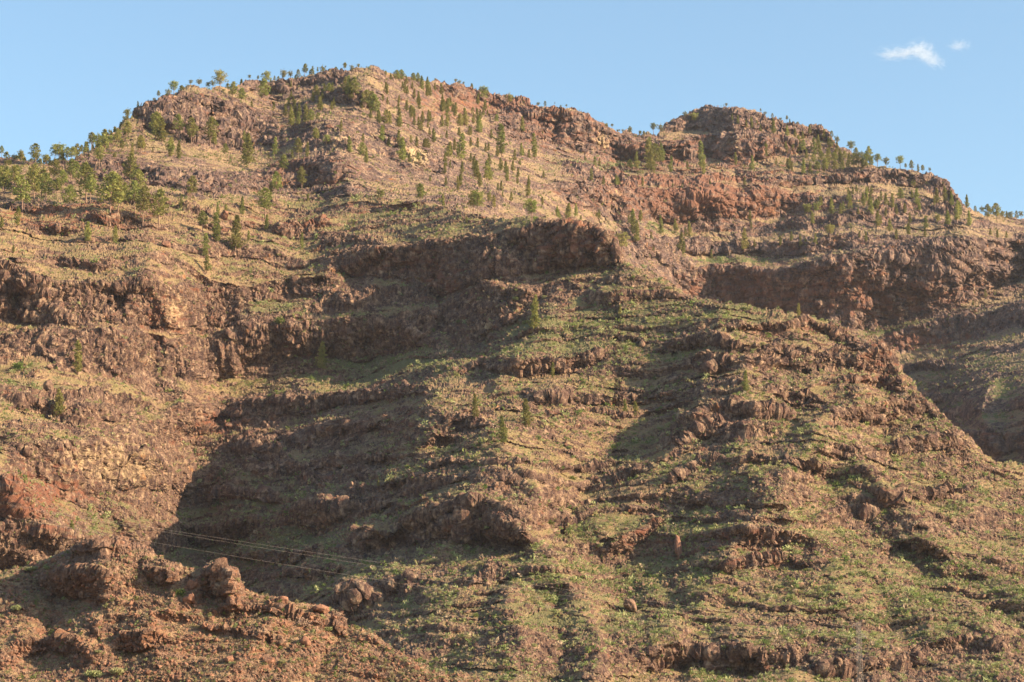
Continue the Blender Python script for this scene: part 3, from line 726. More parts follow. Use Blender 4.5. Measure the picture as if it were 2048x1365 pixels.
M_PINE = leaf_mat("pine_needles", (.165,.18,.05), (.28,.27,.085), .22, .25, .35)
M_SHRUB = leaf_mat("pale_green_leaves", (.25,.27,.11), (.36,.35,.17), .15, .3)
M_SHRUB2 = leaf_mat("dry_twigs", (.30,.21,.15), (.40,.30,.21), .2, .3)
M_SHRUB3 = leaf_mat("dark_green_leaves", (.10,.135,.035), (.16,.19,.055), .2, .3)
M_GROUNDCOVER = leaf_mat("mixed_herbs", (.17,.20,.055), (.33,.27,.14), .2, .12)
M_BARK, _nt, _b = mat("pine_bark")
_n = noise(_nt, N_(_nt, "ShaderNodeTexCoord").outputs["Object"], 3., 4)
_nt.links.new(mixc(_nt, ramp(_nt, _n, .35, .65), (.16,.095,.07), (.30,.20,.15)), _b.inputs["Base Color"])

def tube(pts, rad, sides=7):
    V = []; F = []
    pts = [np.array(p, float) for p in pts]
    for i, p in enumerate(pts):
        d = pts[min(i + 1, len(pts) - 1)] - pts[max(i - 1, 0)]; d /= np.linalg.norm(d)
        a = np.cross(d, (0.3, 1, 0.1)); a /= np.linalg.norm(a); c = np.cross(d, a)
        for k in range(sides):
            t = 2 * math.pi * k / sides
            V.append(p + (a * math.cos(t) + c * math.sin(t)) * rad[i])
    for i in range(len(pts) - 1):
        for k in range(sides):
            k2 = (k + 1) % sides
            F.append((i * sides + k, i * sides + k2, (i + 1) * sides + k2)); F.append((i * sides + k, (i + 1) * sides + k2, (i + 1) * sides + k))
    return V, F

def leaves(cen, rad, num, size, rng, flat=.7, up=.5):
    """num small faces in a clump"""
    n = rng.normal(size=(num, 3)); n /= np.linalg.norm(n, axis=1)[:, None]
    rr = rng.uniform(.35, 1, (num, 1)) ** .6
    c = cen + n * rr * np.array([rad, rad, rad * flat])
    d = n * .6 + rng.normal(size=(num, 3)) * .6 + np.array([0, 0, up]); d /= np.linalg.norm(d, axis=1)[:, None]
    e = np.cross(d, rng.normal(size=(num, 3))); e /= np.linalg.norm(e, axis=1)[:, None]
    s = size * rng.uniform(.6, 1.4, (num, 1))
    return np.stack([c - e * s * .42, c + e * s * .42, c + d * s * 1.3], 1).reshape(-1, 3)

def make_pine(kind, seed, dens=1.0):
    """unit-height pine: trunk with limbs, crown of needle tufts"""
    rng = np.random.RandomState(seed)
    lean = rng.uniform(-.03, .03, 2)
    ax = lambda t: np.array([lean[0] * t * t + .008 * math.sin(5 * t + seed), lean[1] * t * t, t])
    ts = [-.03, 0, .15, .35, .55, .75, .9, .97]
    r0 = {'open': .017, 'cone': .02, 'column': .018, 'umbrella': .02, 'thin': .014}[kind]
    TV, TF = tube([ax(t) for t in ts], [r0 * 1.25, r0 * 1.05] + [r0 * (1.0 - .85 * t) for t in ts[2:]])
    cl = []
    if kind == 'open':
        z0 = rng.uniform(.26, .46); n = 32
        for k in range(n):
            t = z0 + (1 - z0) * (k + rng.rand() * .6) / n
            u = (t - z0) / (1 - z0)
            R = (.17 * math.sin(math.pi * min(1, u * .8 + .22)) + .02) * rng.uniform(.55, 1.15)
            cl.append((t, R, rng.uniform(.045, .075) * (1.1 - .3 * u)))
    elif kind == 'cone':
        n = 46
        for k in range(n):
            t = .1 + .88 * (k + rng.rand() * .7) / n; u = (t - .1) / .88
            R = (.20 * (1 - u) ** .8 * min(1, u * 4 + .4)) * rng.uniform(.3, 1.15)
            cl.append((t, R, .028 + .052 * (1 - u)))
    elif kind == 'column':
        n = 34
        for k in range(n):
            t = .14 + .84 * (k + rng.rand() * .7) / n; u = (t - .14) / .84
            R = .10 * math.sin(math.pi * min(1, u * .8 + .15)) * rng.uniform(.4, 1.25)
            cl.append((t, R, .05 * (1.1 - .55 * u)))
    elif kind == 'umbrella':
        z0 = rng.uniform(.28, .45); n = 34
        for k in range(n):
            u = (k + rng.rand()) / n; t = z0 + .5 * u ** .7
            R = (.27 * math.sqrt(max(.02, 1 - ((t - .66) / .40) ** 2))) * rng.uniform(.25, 1.15)
            cl.append((t, R, rng.uniform(.055, .085)))
    else:
        z0 = .5; n = 12
        for k in range(n):
            t = z0 + (1 - z0) * (k + rng.rand() * .6) / n
            cl.append((t, rng.uniform(.03, .16) * (1.15 - t * .6), rng.uniform(.03, .055)))
    LV = []
    a = rng.uniform(0, 6.28)
    for t, R, cr in cl:
        a += 2.4 + rng.uniform(-.5, .5)
        p0 = ax(min(t, .97)); c = p0 + np.array([math.cos(a) * R, math.sin(a) * R, rng.uniform(-.01, .03)])
        if R > .04:
            b0 = ax(max(.05, t - R * .55))
            v, f = tube([b0, (b0 * .45 + c * .55) - np.array([0, 0, .008]), c], [r0 * .34, r0 * .22, r0 * .1], 3)
            TF += [tuple(np.array(q) + len(TV)) for q in f]; TV += v
        LV.append(leaves(c, cr, max(5, int(36 * dens)), .032 if dens > .5 else .055, rng))
        if dens > .5 and R > .07:
            LV.append(leaves(p0 * .5 + c * .5, cr * .75, int(14 * dens), .028, rng))
    LV.append(leaves(ax(.985), .03, max(4, int(16 * dens)), .026 if dens > .5 else .05, rng))
    L = np.concatenate(LV)
    return np.array(TV), np.array(TF), L

PINES = {}
for kk in ('open', 'cone', 'column', 'umbrella', 'thin'):
    PINES[kk] = []
    for sd in range(7):
        TV, TF, L = make_pine(kk, sd * 13 + 5)
        tm = tri_mesh("trunk", TV, TF, M_BARK)
        cm = tri_mesh("crown", L, np.arange(len(L)).reshape(-1, 3), M_PINE)
        PINES[kk].append((tm, cm))

# pines read off the photograph: (x, y foot, y top) in crop pixels -> photograph pixels
def cr(lst, sc, ox, oy, kind):
    return [(x / sc + ox, y / sc + oy, (y - t) / sc, k if k else kind) for x, y, t, *k2 in lst for k in [k2[0] if k2 else None]]
TREES = []
TREES += cr([(38,730,370),(28,660,400),(130,625,400),(170,600,380),(230,890,520),(325,640,440),(353,735,360),(390,690,540),(440,705,410),(478,765,450),(600,720,500),(648,620,385),
    (735,905,600),(843,790,640,'thin'),(903,765,380),(948,790,510),(1062,460,180),(1105,975,440),(1213,910,560),(1290,800,530),(1365,600,300),(1440,760,430),(1495,1010,545),(1410,900,560),
    (1665,1005,635),(740,560,350),(790,600,360),(560,560,330),(165,1070,870,'column'),(925,1190,985,'cone'),(1205,1210,1030,'cone'),(150,1290,1190,'column'),(10,1080,940,'cone'),(270,1110,1050,'column'),
    (220,350,210,'umbrella'),(150,345,250,'umbrella'),(60,400,300,'umbrella'),(100,410,310),(375,400,180),(480,370,250,'umbrella'),(515,345,265),(610,340,120,'umbrella'),(570,330,150,'umbrella'),
    (705,305,155),(755,350,190),(800,320,150),(800,180,80),(850,195,85),(893,185,60,'column'),(960,220,40),(1020,230,30,'umbrella'),(1105,250,20,'umbrella'),(1230,170,20),(1275,215,90,'cone'),(1320,120,0),
    (1385,290,165,'cone'),(1480,265,90),(1625,135,-10),(1735,240,160,'thin'),(1787,320,140),(1600,240,190,'cone'),(860,330,285,'cone'),(935,305,260,'cone'),(1210,370,280),(10,300,180),(45,270,210,'thin')],
    5.25, 0, 260, 'open')
TREES += cr([(865,418,395,'cone'),(900,422,395,'umbrella'),(932,405,355),(985,395,335,'umbrella'),(1018,385,308,'umbrella'),(1075,358,330,'umbrella'),(1115,330,290,'umbrella'),(1160,340,285,'umbrella'),(1215,342,293,'umbrella'),
    (1245,345,290,'umbrella'),(1285,370,262,'umbrella'),(1365,400,312),(1400,445,360),(1450,333,298,'umbrella'),(1510,320,285),(1560,330,253,'umbrella'),(1608,305,270),(1660,310,236,'umbrella'),(1700,295,241,'umbrella'),(1745,295,236),
    (1780,272,205),(1827,258,198,'thin'),(1857,255,208,'thin'),(1890,262,202,'umbrella'),(2030,255,210),(745,530,455,'umbrella'),(730,545,490,'umbrella'),(620,585,552,'umbrella'),(645,585,552,'umbrella'),(820,480,440,'cone'),
    (908,660,520),(945,670,540,'cone'),(1045,660,530),(1118,690,540),(1222,700,555,'cone'),(1240,700,620,'cone'),(1318,752,680,'cone'),(1448,810,655,'cone'),(995,765,665,'cone'),(1045,765,668,'cone'),(825,730,640),
    (740,655,540),(690,665,590),(650,655,590,'cone'),(1410,680,615,'cone'),(1470,465,420,'cone'),(1540,450,320),(1600,470,420,'cone'),(1720,585,490,'cone'),(1755,575,500,'cone'),
    (1800,555,460,'cone'),(1830,570,480,'cone'),(1860,545,490),(1605,745,640,'cone'),(1655,880,780),(1760,785,680),(1795,755,675,'cone'),(1715,765,710,'cone'),(1860,712,630),(1910,702,635,'umbrella'),
    (1770,950,845,'cone'),(1608,1010,850),(1550,1110,920),(1560,1190,1085,'cone'),(1580,1000,915,'column'),(1415,1090,990,'cone'),(1275,1100,1000,'column'),(1315,1110,1025,'cone'),(1375,1310,1105,'cone'),
    (1455,1240,1170,'column'),(1258,1230,1075,'column'),(1270,1255,1140,'column'),(1185,1195,1075),(1195,1345,1190,'column'),(1220,1415,1290,'column'),(1115,1010,870),(1055,1060,985,'cone'),(1770,1300,1235,'column'),
    (1765,1160,1100,'column'),(1800,1000,960,'cone'),(1640,370,330,'cone'),(1550,380,335,'cone'),(1700,350,300,'cone'),(1480,360,330,'cone'),(1575,760,730,'cone')], 2.926, 0, 60, 'open')
TREES += cr([(272,252,210,'umbrella'),(305,250,208,'umbrella'),(343,240,205,'umbrella'),(792,298,278,'umbrella'),(840,305,290,'thin'),(893,332,300,'umbrella'),(918,338,305,'umbrella'),(945,338,315,'umbrella'),
    (1078,440,338,'umbrella'),(1055,365,348,'thin'),(1165,392,370,'thin'),(1232,465,390,'umbrella'),(1310,440,422,'umbrella'),(1395,460,425,'umbrella'),(1437,458,420),(1487,462,440,'thin'),(1525,467,445,'umbrella'),(1557,470,448,'umbrella'),
    (1795,568,540),(1825,578,548,'umbrella'),(1860,597,575,'umbrella'),(1888,602,577,'umbrella'),(1930,615,567,'umbrella'),(1990,630,597,'umbrella'),(2015,632,600),(500,280,240),(530,295,250,'cone'),(560,315,250),(590,315,245),
    (620,325,270,'cone'),(650,335,270),(680,345,270),(705,355,280,'cone'),(740,385,310),(718,350,300,'cone'),(600,345,300,'cone'),(635,375,320,'cone'),(670,400,340,'cone'),(100,415,340),(130,420,360,'cone'),(190,400,330),(275,430,300),
    (320,435,310),(298,400,300,'cone'),(385,475,380),(415,505,370),(445,525,400),(400,460,390,'cone'),(360,460,400,'cone'),(515,590,480),(570,475,420,'cone'),(580,600,515),(240,615,550,'cone'),(475,660,580,'cone'),
    (290,725,630,'cone'),(355,780,690,'cone'),(378,795,710,'cone'),(595,780,660,'cone'),(605,760,700,'cone'),(640,800,740,'cone'),(690,805,740,'cone'),(780,665,590,'cone'),(730,690,630,'cone'),(700,630,560,'cone'),(665,570,510,'cone'),
    (650,525,460,'cone'),(745,720,650,'cone'),(760,620,570,'cone'),(840,440,378,'cone'),(870,480,405,'cone'),(850,520,450,'cone'),(862,565,490,'cone'),(820,490,430,'cone'),(885,450,400,'cone'),(855,640,590,'cone'),(940,590,510,'cone'),(965,565,480,'cone'),(930,555,500,'cone'),
    (1040,615,530,'cone'),(1060,600,540,'cone'),(1010,505,455),(1075,500,450,'cone'),(1040,480,460,'cone'),(1150,565,500,'cone'),(1180,755,590,'column'),(1185,660,570,'cone'),(1290,625,540,'cone'),(1290,755,680,'cone'),(1370,775,650,'column'),(1395,645,600,'cone'),
    (905,705,640,'cone'),(945,775,640,'column'),(925,745,680,'cone'),(870,775,690,'cone'),(880,810,760,'cone'),(1025,865,780,'cone'),(1090,885,790,'column'),(1110,880,800,'cone'),(1085,725,670,'cone'),(1000,775,720,'cone'),(1210,900,810,'column'),(1120,640,580,'cone'),(990,620,560,'cone'),
    (705,1035,895,'cone'),(840,1050,970,'column'),(470,1010,910,'umbrella'),(1012,1085,940),(1048,1095,940,'umbrella'),(850,925,870,'cone'),(925,945,870,'cone'),(1100,1045,960,'cone'),(1130,1065,980,'column'),(1335,985,900,'column'),
    (1362,1150,1010,'umbrella'),(1420,1030,970,'column'),(1500,1110,1035,'cone'),(1520,1112,1045,'cone'),(1570,1125,1020,'cone'),(1612,1095,1010,'cone'),(1640,1140,1090,'cone'),(1725,1115,1070,'umbrella'),(1745,1115,1060,'cone'),(1945,1215,1070,'column'),
    (1925,1130,1080,'column'),(1985,1135,1070,'column'),(1970,808,730,'cone'),(1930,825,760,'cone'),(2040,785,670,'column'),(1725,825,750,'column'),(1750,810,760,'cone'),(1665,775,740,'cone'),(1705,895,830,'column'),(1780,905,850,'cone'),(1850,922,860,'column'),(1860,920,865,'cone'),(1425,865,820,'cone'),
    (1740,1055,990,'cone'),(1700,1025,960,'cone'),(1895,1335,1190,'umbrella'),(1815,1310,1258,'column'),(315,1172,1130,'column'),(975,1142,1100,'column'),(8,1280,1190,'column'),(45,1005,960,'cone'),(1185,990,950,'cone'),(1170,960,900,'cone'),
    (760,900,860,'cone'),(1155,950,900,'cone'),(2005,920,860,'column'),(1230,1020,960,'cone'),(1490,860,840,'cone')], 2.926, 600, 60, 'open')
TREES += cr([(30,470,445,'umbrella'),(95,490,475,'umbrella'),(145,503,465),(195,513,490,'umbrella'),(215,514,490),(258,508,458,'umbrella'),(293,502,455,'umbrella'),(413,440,403,'umbrella'),(455,455,400,'umbrella'),(600,383,365,'thin'),(612,385,360,'umbrella'),
    (770,413,392),(795,425,398,'umbrella'),(832,432,403),(870,445,420,'umbrella'),(900,452,420),(915,455,430,'cone'),(940,455,428),(960,460,430,'umbrella'),(1120,525,485),(1148,550,503,'umbrella'),(1215,595,545,'umbrella'),(1265,615,570,'umbrella'),
    (1305,655,580),(1340,652,595,'umbrella'),(1385,668,615,'umbrella'),(1448,668,612,'umbrella'),(1475,672,640),(1505,682,632),(1535,692,650,'column'),(1558,692,648),(1590,697,672,'umbrella'),(1775,865,805,'cone'),(1815,882,845),(1845,890,850,'umbrella'),
    (1870,932,850),(1915,938,850),(1890,895,850,'umbrella'),(1945,922,870,'umbrella'),(1965,915,880,'cone'),(1985,930,880,'umbrella'),(2010,927,880),(2035,928,885,'umbrella'),(235,692,550,'column'),(250,700,600,'cone'),(270,692,570,'cone'),(292,655,570,'cone'),
    (180,670,605,'cone'),(338,702,620,'cone'),(148,672,630,'column'),(420,682,640,'column'),(493,690,565,'column'),(500,712,640,'column'),(655,652,590,'cone'),(735,680,610,'cone'),(785,600,530,'cone'),(800,590,540,'cone'),(648,455,420,'cone'),(670,475,430,'cone'),
    (702,485,440,'cone'),(732,488,435,'cone'),(757,492,445,'column'),(775,500,460,'cone'),(840,500,430,'cone'),(905,512,460,'cone'),(945,515,470,'cone'),(980,520,480,'cone'),(1005,512,465,'cone'),(960,600,520,'cone'),(982,612,545,'cone'),(920,602,555,'cone'),(885,600,560,'cone'),
    (1040,622,540,'cone'),(1062,602,545,'cone'),(1050,560,510,'cone'),(1080,525,478,'cone'),(1100,642,570,'cone'),(1130,652,590,'cone'),(1160,642,580,'cone'),(1185,640,590,'cone'),(980,702,640,'cone'),(930,690,640,'cone'),(905,670,625,'cone'),(850,650,615,'cone'),(1050,700,650),(1015,690,640,'cone'),
    (1140,702,640),(1170,690,640),(1200,680,630),(1225,675,610),(1250,670,610),(1280,680,620),(1310,690,640),(1090,690,630),(1070,660,600,'cone'),(1030,650,600,'cone'),(1240,640,590),(1290,650,600),
    (700,755,710,'cone'),(525,772,745,'cone'),(1290,835,755,'column'),(1300,895,820,'cone'),(1330,885,830,'cone'),(1205,852,800,'cone'),(1270,852,800,'cone'),(1210,892,840,'cone'),(1125,905,835,'cone'),(1160,912,850,'cone'),(1180,890,840,'cone'),(1410,872,790,'cone'),
    (1360,830,780,'cone'),(1445,862,790,'cone'),(1530,855,770,'cone'),(1545,870,820,'cone'),(1510,825,780,'cone'),(1480,760,725,'umbrella'),(1515,775,730,'umbrella'),(1625,855,785,'cone'),(1612,880,830,'cone'),(1665,852,780,'cone'),(1700,862,790,'cone'),(1725,922,830,'cone'),(1740,900,840,'cone'),(1790,945,870,'cone'),
    (1635,955,900,'umbrella'),(1680,945,880,'cone'),(1010,925,850,'umbrella'),(1045,925,855,'umbrella'),(1030,960,890,'cone'),(1340,960,880,'cone'),(1355,930,890,'cone'),(1400,985,920,'cone'),(1500,935,880,'cone'),(1490,985,930,'cone'),(1470,900,850,'cone'),(1380,910,860,'column'),(1430,900,850,'cone'),(1575,965,900,'cone'),(1110,1025,950,'umbrella'),
    (1285,1025,975,'cone'),(1430,1022,970,'cone'),(1255,1010,975,'cone'),(1570,1005,960,'cone'),(725,935,870,'column'),(725,982,940,'column'),(278,905,850,'column'),(298,985,900,'cone'),(150,965,880,'cone'),(160,1042,930,'cone'),(188,932,890,'column'),(367,972,910,'cone'),(437,1002,930,'cone'),
    (412,1005,960,'cone'),(390,1075,970,'cone'),(402,1095,1020,'column'),(245,1022,980,'cone'),(235,1072,1010,'cone'),(690,1080,975,'cone'),(540,1102,1060,'cone'),(745,1082,1030,'column'),(875,1062,1010,'column'),(1000,1042,1000,'cone'),(925,1022,970,'cone'),(1030,1040,980,'cone'),(980,1060,1000,'cone'),
    (1720,1185,1125,'thin'),(1800,1295,1240,'cone'),(1780,1230,1190,'column'),(1805,1342,1312,'cone'),(1860,1295,1250,'cone'),(1990,1178,1130,'cone'),(1960,1010,975,'cone'),(1920,1010,965,'cone'),(1890,990,955,'cone')], 2.415, 1200, 60, 'open')
TREES += [(1068,668,68,'cone'),(641,738,54,'cone'),(155,752,62,'column'),(118,832,54,'cone'),(1105,758,32,'column'),(957,848,48,'cone'),(1053,858,60,'cone'),(1007,897,62,'cone'),(1250,842,36,'column'),(1272,838,36,'cone'),
          (1495,792,44,'cone'),(1595,642,26,'column'),(130,1078,48,'column'),(1240,640,24,'cone'),(1336,1006,18,'cone'),(760,975,14,'cone')]
ZONES = [  # x0, y0, x1, y1 (foot of the tree), phrase
    (0,0,262,335,"on the left skyline ridge"), (0,335,150,440,"in the tall grove at the left edge"), (150,335,360,440,"in the grove right of the left edge"), (0,440,520,600,"on the dry slope below the left grove"),
    (360,380,600,600,"in the gully below the left wall"), (262,0,480,205,"on top of the left crag"), (262,205,420,300,"at the foot of the left crag"), (150,280,480,350,"on the terrace below the left crag"), (420,200,600,330,"in the hollow right of the left crag"),
    (480,0,700,165,"on the skyline left of the summit"), (600,350,760,470,"on the slope under the brown wall"), (480,160,700,350,"on the face left below the summit"), (700,0,860,185,"on the skyline crest right of the summit"), (860,0,1290,210,"on the red ridge right of the summit"),
    (700,180,880,300,"on the broad flank below the summit"), (880,180,1010,290,"in the shady gully below the red ridge"), (700,300,880,380,"near the pale slab on the flank"), (880,290,1060,400,"on the ribs below the shady gully"), (1010,200,1290,290,"on the skyline red cliffs"), (700,380,1060,445,"at the foot of the great flank"),
    (1060,280,1215,380,"under the red ridge cliffs"), (1060,380,1215,462,"on the saddle behind the dark spur"), (1290,0,1660,262,"on top of the right peak"), (1215,262,1440,365,"on the green ledge left below the right peak"), (1440,250,1560,365,"on the ribs of the right peak"), (1560,255,1700,365,"in the stand right below the right peak"),
    (1660,0,1900,352,"on the descending right skyline"), (1900,0,2060,470,"on the far right skyline shoulder"), (1215,365,1400,560,"on the ledges right of the dark spur"), (1400,365,1640,520,"on the terraces under the red wall"), (1640,350,1780,450,"on the rough face under the right skyline"),
    (1780,350,1910,450,"under the blocky cliff on the right"), (1640,450,2060,530,"above the streaked great wall"), (1215,520,2060,720,"beside the streaked great wall"), (860,600,1160,700,"on the grassy shoulder below the dark cliff"), (560,700,720,760,"above the shaded gully"), (0,700,300,860,"on the left green terrace"), (850,700,1150,910,"on the rocky middle spur"),
    (1200,780,1330,860,"in the hollow of the middle slope"), (1400,600,1660,820,"on the right spur crest"), (0,1000,300,1100,"behind the red knoll"), (0,0,2060,1400,"on the mountain slope")]
KNAME = {'open': ("tall bare-stemmed pine", "pine"), 'cone': ("bushy green pine", "pine"), 'column': ("slim young pine", "pine"), 'umbrella': ("round-topped pine", "pine"), 'thin': ("thin scraggy pine", "pine")}
ORD = ["first","second","third","fourth","fifth","sixth","seventh","eighth","ninth","tenth","eleventh","twelfth","thirteenth","fourteenth","fifteenth","sixteenth","seventeenth","eighteenth","nineteenth","twentieth"]

def on_surface(px, py):
    """frontmost hillside under that pixel"""
    if py > interp(KNOLLTOP, px) and px < 1000: S = KNOLL
    elif py > ymain(px): S = MAIN
    else: S = FAR
    yt = interp(SPURTOP if S is MAIN else SKYLINE if S is FAR else KNOLLTOP, px)
    p, i, j = spot(S, px, max(py, yt + 1.0))
    return p, S, i, j

rng = np.random.RandomState(3)
tl = []
for (px, py, hp, k) in TREES:
    p, S, i, j = on_surface(px, py)
    rr = np.linalg.norm(p)
    tl.append([px, py, hp, k, p, hp * rr / FPX])
tl.sort(key=lambda t: -t[2])
near, rest = tl[:300], tl[300:]
by = {}
for t in near:
    z = next(zz[4] for zz in ZONES if zz[0] <= t[0] < zz[2] and zz[1] <= t[1] < zz[3])
    by.setdefault((z, t[3]), []).append(t)
for (z, k), ls in by.items():
    ls.sort(key=lambda t: t[0])
    for n, t in enumerate(ls):
        H = t[5] * (1.02 if t[1] > 400 or t[0] < 260 else 1.18) * rng.uniform(.92, 1.12)
        kp = k if t[1] > 430 or k != 'cone' else ['cone', 'cone', 'open', 'column'][rng.randint(4)]
        tm, cm = PINES[kp][rng.randint(7)]
        e = bpy.data.objects.new("pine_tree", None); COL.objects.link(e)
        e.empty_display_size = 1
        e.location = t[4] - np.array([0, 0, .25]); e.rotation_euler = (rng.uniform(-.05, .05), rng.uniform(-.05, .05), rng.uniform(0, 6.28))
        wd = H * rng.uniform(*{'umbrella': (.85, 1.15), 'open': (.95, 1.3), 'cone': (.85, 1.2), 'column': (.95, 1.3), 'thin': (.8, 1.1)}[k])
        e.scale = (wd, wd, H)
        nm = KNAME[k][0]
        if len(ls) == 1: lab = f"the only {nm} {z}"
        elif n == len(ls) - 1: lab = f"rightmost {nm} {z}"
        elif n == 0: lab = f"leftmost {nm} {z}"
        else: lab = f"{ORD[n]} {nm} from the left {z}"
        tag(e, lab, "pine", "pines scattered over the mountain")
        for mn, me in (("trunk", tm), ("crown", cm)):
            c = bpy.data.objects.new(mn, me); COL.objects.link(c); c.parent = e
# the smallest, farthest pines of the stands as one mass
for k in range(150):
    zx = [(880,190,1010,300),(1560,290,1740,345),(760,170,900,260),(560,190,700,240),(1640,380,1780,440),(880,290,1060,380),(700,170,860,300)][rng.randint(7)]
    px, py = rng.uniform(zx[0], zx[2]), rng.uniform(zx[1], zx[3])
    if py < interp(SKYLINE, px) + 4: continue
    p, S, i, j = on_surface(px, py)
    rest.append([px, py, 0, 'cone', p, rng.uniform(5, 10)])
for k in range(60):                       # trees standing just behind the left skyline
    px = rng.uniform(0, 262) if k < 42 else rng.uniform(330, 700)
    p, S, i, j = on_surface(px, interp(SKYLINE, px) + 1)
    hd = np.array([p[0], p[1], 0]) / np.hypot(p[0], p[1])
    rest.append([px, 0, 0, ['umbrella', 'open', 'cone'][rng.randint(3)], p + hd * rng.uniform(5, 22) - np.array([0, 0, rng.uniform(1.5, 5)]), rng.uniform(6, 12)])
Vs = []; Fs = []; Ms = []; off = 0
LOW = {k: [make_pine(k, s * 7 + 1, .42) for s in range(3)] for k in PINES}
for t in rest:
    TV, TF, L = LOW[t[3]][rng.randint(3)]
    a = rng.uniform(0, 6.28); ca, sa = math.cos(a), math.sin(a)
    Rm = np.array([[ca, -sa, 0], [sa, ca, 0], [0, 0, 1]]).T * t[5]
    V = np.concatenate([TV, L]) @ Rm + t[4]
    F = np.concatenate([TF, np.arange(len(L)).reshape(-1, 3) + len(TV)]) + off
    Vs.append(V); Fs.append(F); Ms.append(np.concatenate([np.zeros(len(TF)), np.ones(len(L) // 3)])); off += len(V)
me = tri_mesh("distant_pines", np.concatenate(Vs), np.concatenate(Fs), [M_BARK, M_PINE], np.concatenate(Ms))
o = bpy.data.objects.new("distant_pines", me); COL.objects.link(o)
tag(o, "smallest far off pines thickening the stands on the upper mountain", "woodland", kind='stuff')

# ----------------------------------------------------------------- shrubs
def make_shrub(seed, n, kind):
    rng = np.random.RandomState(seed)
    out = []
    m = max(1, n // 14)
    for k in range(m):
        if kind == 'dome':
            a = rng.uniform(0, 6.28); rr = .55 * math.sqrt(rng.rand()); c = np.array([math.cos(a) * rr, math.sin(a) * rr, .12 + .5 * math.sqrt(max(0, 1 - rr * rr)) * rng.uniform(.6, 1)])
            out.append(leaves(c, .34, 14, .30 if n < 60 else .16, rng, .75, .8))
        else:
            a = rng.uniform(0, 6.28); rr = .6 * rng.rand(); c = np.array([math.cos(a) * rr, math.sin(a) * rr, rng.uniform(.1, .75)])
            out.append(leaves(c, .42, 14, .30 if n < 60 else .17, rng, .9, .5))
    return np.concatenate(out)

def scatter(S, num, rng, fn, xr=(0, 2048), ymax=1365, ymin=None):
    """num surface points drawn with probability fn"""
    G = S['G'][:S['vis']]; nr, nc = G.shape[:2]
    i = rng.randint(0, nr, num * 12); j = rng.randint(0, nc, num * 12)
    X = S['xs'][j]; Y = S['yb'][j] + (S['yt'][j] - S['yb'][j]) * i / (nr - 1)
    p = fn(S, i, j, X, Y)
    ok = (rng.rand(len(i)) < p) & (X > xr[0] - 60) & (X < xr[1] + 60) & (Y < ymax + 40)
    i, j = i[ok][:num], j[ok][:num]
    return G[i, j], i, j

def mass(name, protos, pts, sizes, rng, mats, midx, label, cat):
    Vs = []; Ms = []
    order = rng.randint(0, len(protos), len(pts))
    for k, L in enumerate(protos):
        sel = np.where(order == k)[0]
        if not len(sel): continue
        a = rng.uniform(0, 6.28, len(sel)); s = sizes[sel]
        ca, sa = np.cos(a) * s, np.sin(a) * s
        hz = s * rng.uniform(.7, 1.1, len(sel))
        V = np.empty((len(sel), len(L), 3), F32)
        V[..., 0] = ca[:, None] * L[None, :, 0] - sa[:, None] * L[None, :, 1]
        V[..., 1] = sa[:, None] * L[None, :, 0] + ca[:, None] * L[None, :, 1]
        V[..., 2] = hz[:, None] * L[None, :, 2]
        V += pts[sel][:, None]
        Vs.append(V.reshape(-1, 3)); Ms.append(np.repeat(midx[sel], len(L) // 3))
    V = np.concatenate(Vs)
    me = tri_mesh(name, V, np.arange(len(V)).reshape(-1, 3), mats, np.concatenate(Ms))
    o = bpy.data.objects.new(name, me); COL.objects.link(o)
    tag(o, label, cat, kind='stuff')
    return o

def shrub_prob(S, i, j, X, Y):
    v = S['vegf'][i, j]; r = S['rockf'][i, j]
    pt = S['G'][i, j]
    cl = sstep(-.25, .35, perlin(pt / 18., 71) + .6 * perlin(pt / 6., 72))
    return np.clip(.25 + v * .8, 0.05, 1) * np.clip(1.1 - r * 1.0, .12, 1) * (.06 + .94 * cl) * .7

rng = np.random.RandomState(11)
small = [make_shrub(k, 14 if k % 4 else 28, 'dome' if k % 2 else 'loose') for k in range(8)]
P1_, i1, j1 = scatter(MAIN, int(70000), rng, shrub_prob)
sz = rng.lognormal(-.55, .58, len(P1_)).clip(.25, 2.6)
u = rng.rand(len(P1_)); vv = MAIN['vegf'][i1, j1]
mi = np.where(u < .34, 0, np.where(u < .60, 1, np.where(u < .78, 2, 3)))
mass("undergrowth", small, P1_ - np.array([0, 0, .1]), sz, rng, [M_SHRUB, M_SHRUB2, M_SHRUB3, M_GROUNDCOVER], mi, "low green and dry scrub covering the lower slope", "scrub")
P2_, i2, j2 = scatter(FAR, int(18000), rng, shrub_prob, ymax=1000)
sz = rng.lognormal(.1, .4, len(P2_)).clip(.6, 2.6)
u = rng.rand(len(P2_))
mass("mountain_scrub", [make_shrub(k + 40, 14, 'dome') for k in range(5)], P2_, sz, rng, [M_SHRUB, M_SHRUB2, M_SHRUB3], np.where(u < .25, 0, np.where(u < .55, 1, 2)), "sparse scrub dotting the upper mountain ledges", "scrub")
P3_, i3, j3 = scatter(KNOLL, int(5000), rng, lambda S, i, j, X, Y: np.clip(.35 + .5 * S['vegf'][i, j], .1, 1) * np.clip(1.2 - S['rockf'][i, j], .2, 1), xr=(0, 1000))
sz = rng.lognormal(-1.15, .4, len(P3_)).clip(.15, .8)
u = rng.rand(len(P3_))
mass("knoll_undergrowth", [make_shrub(k + 60, 42, 'loose') for k in range(6)], P3_, sz, rng, [M_SHRUB, M_SHRUB2, M_GROUNDCOVER], np.where(u < .14, 0, np.where(u < .7, 1, 2)), "dry grass tufts and small bushes on the red knoll", "scrub")
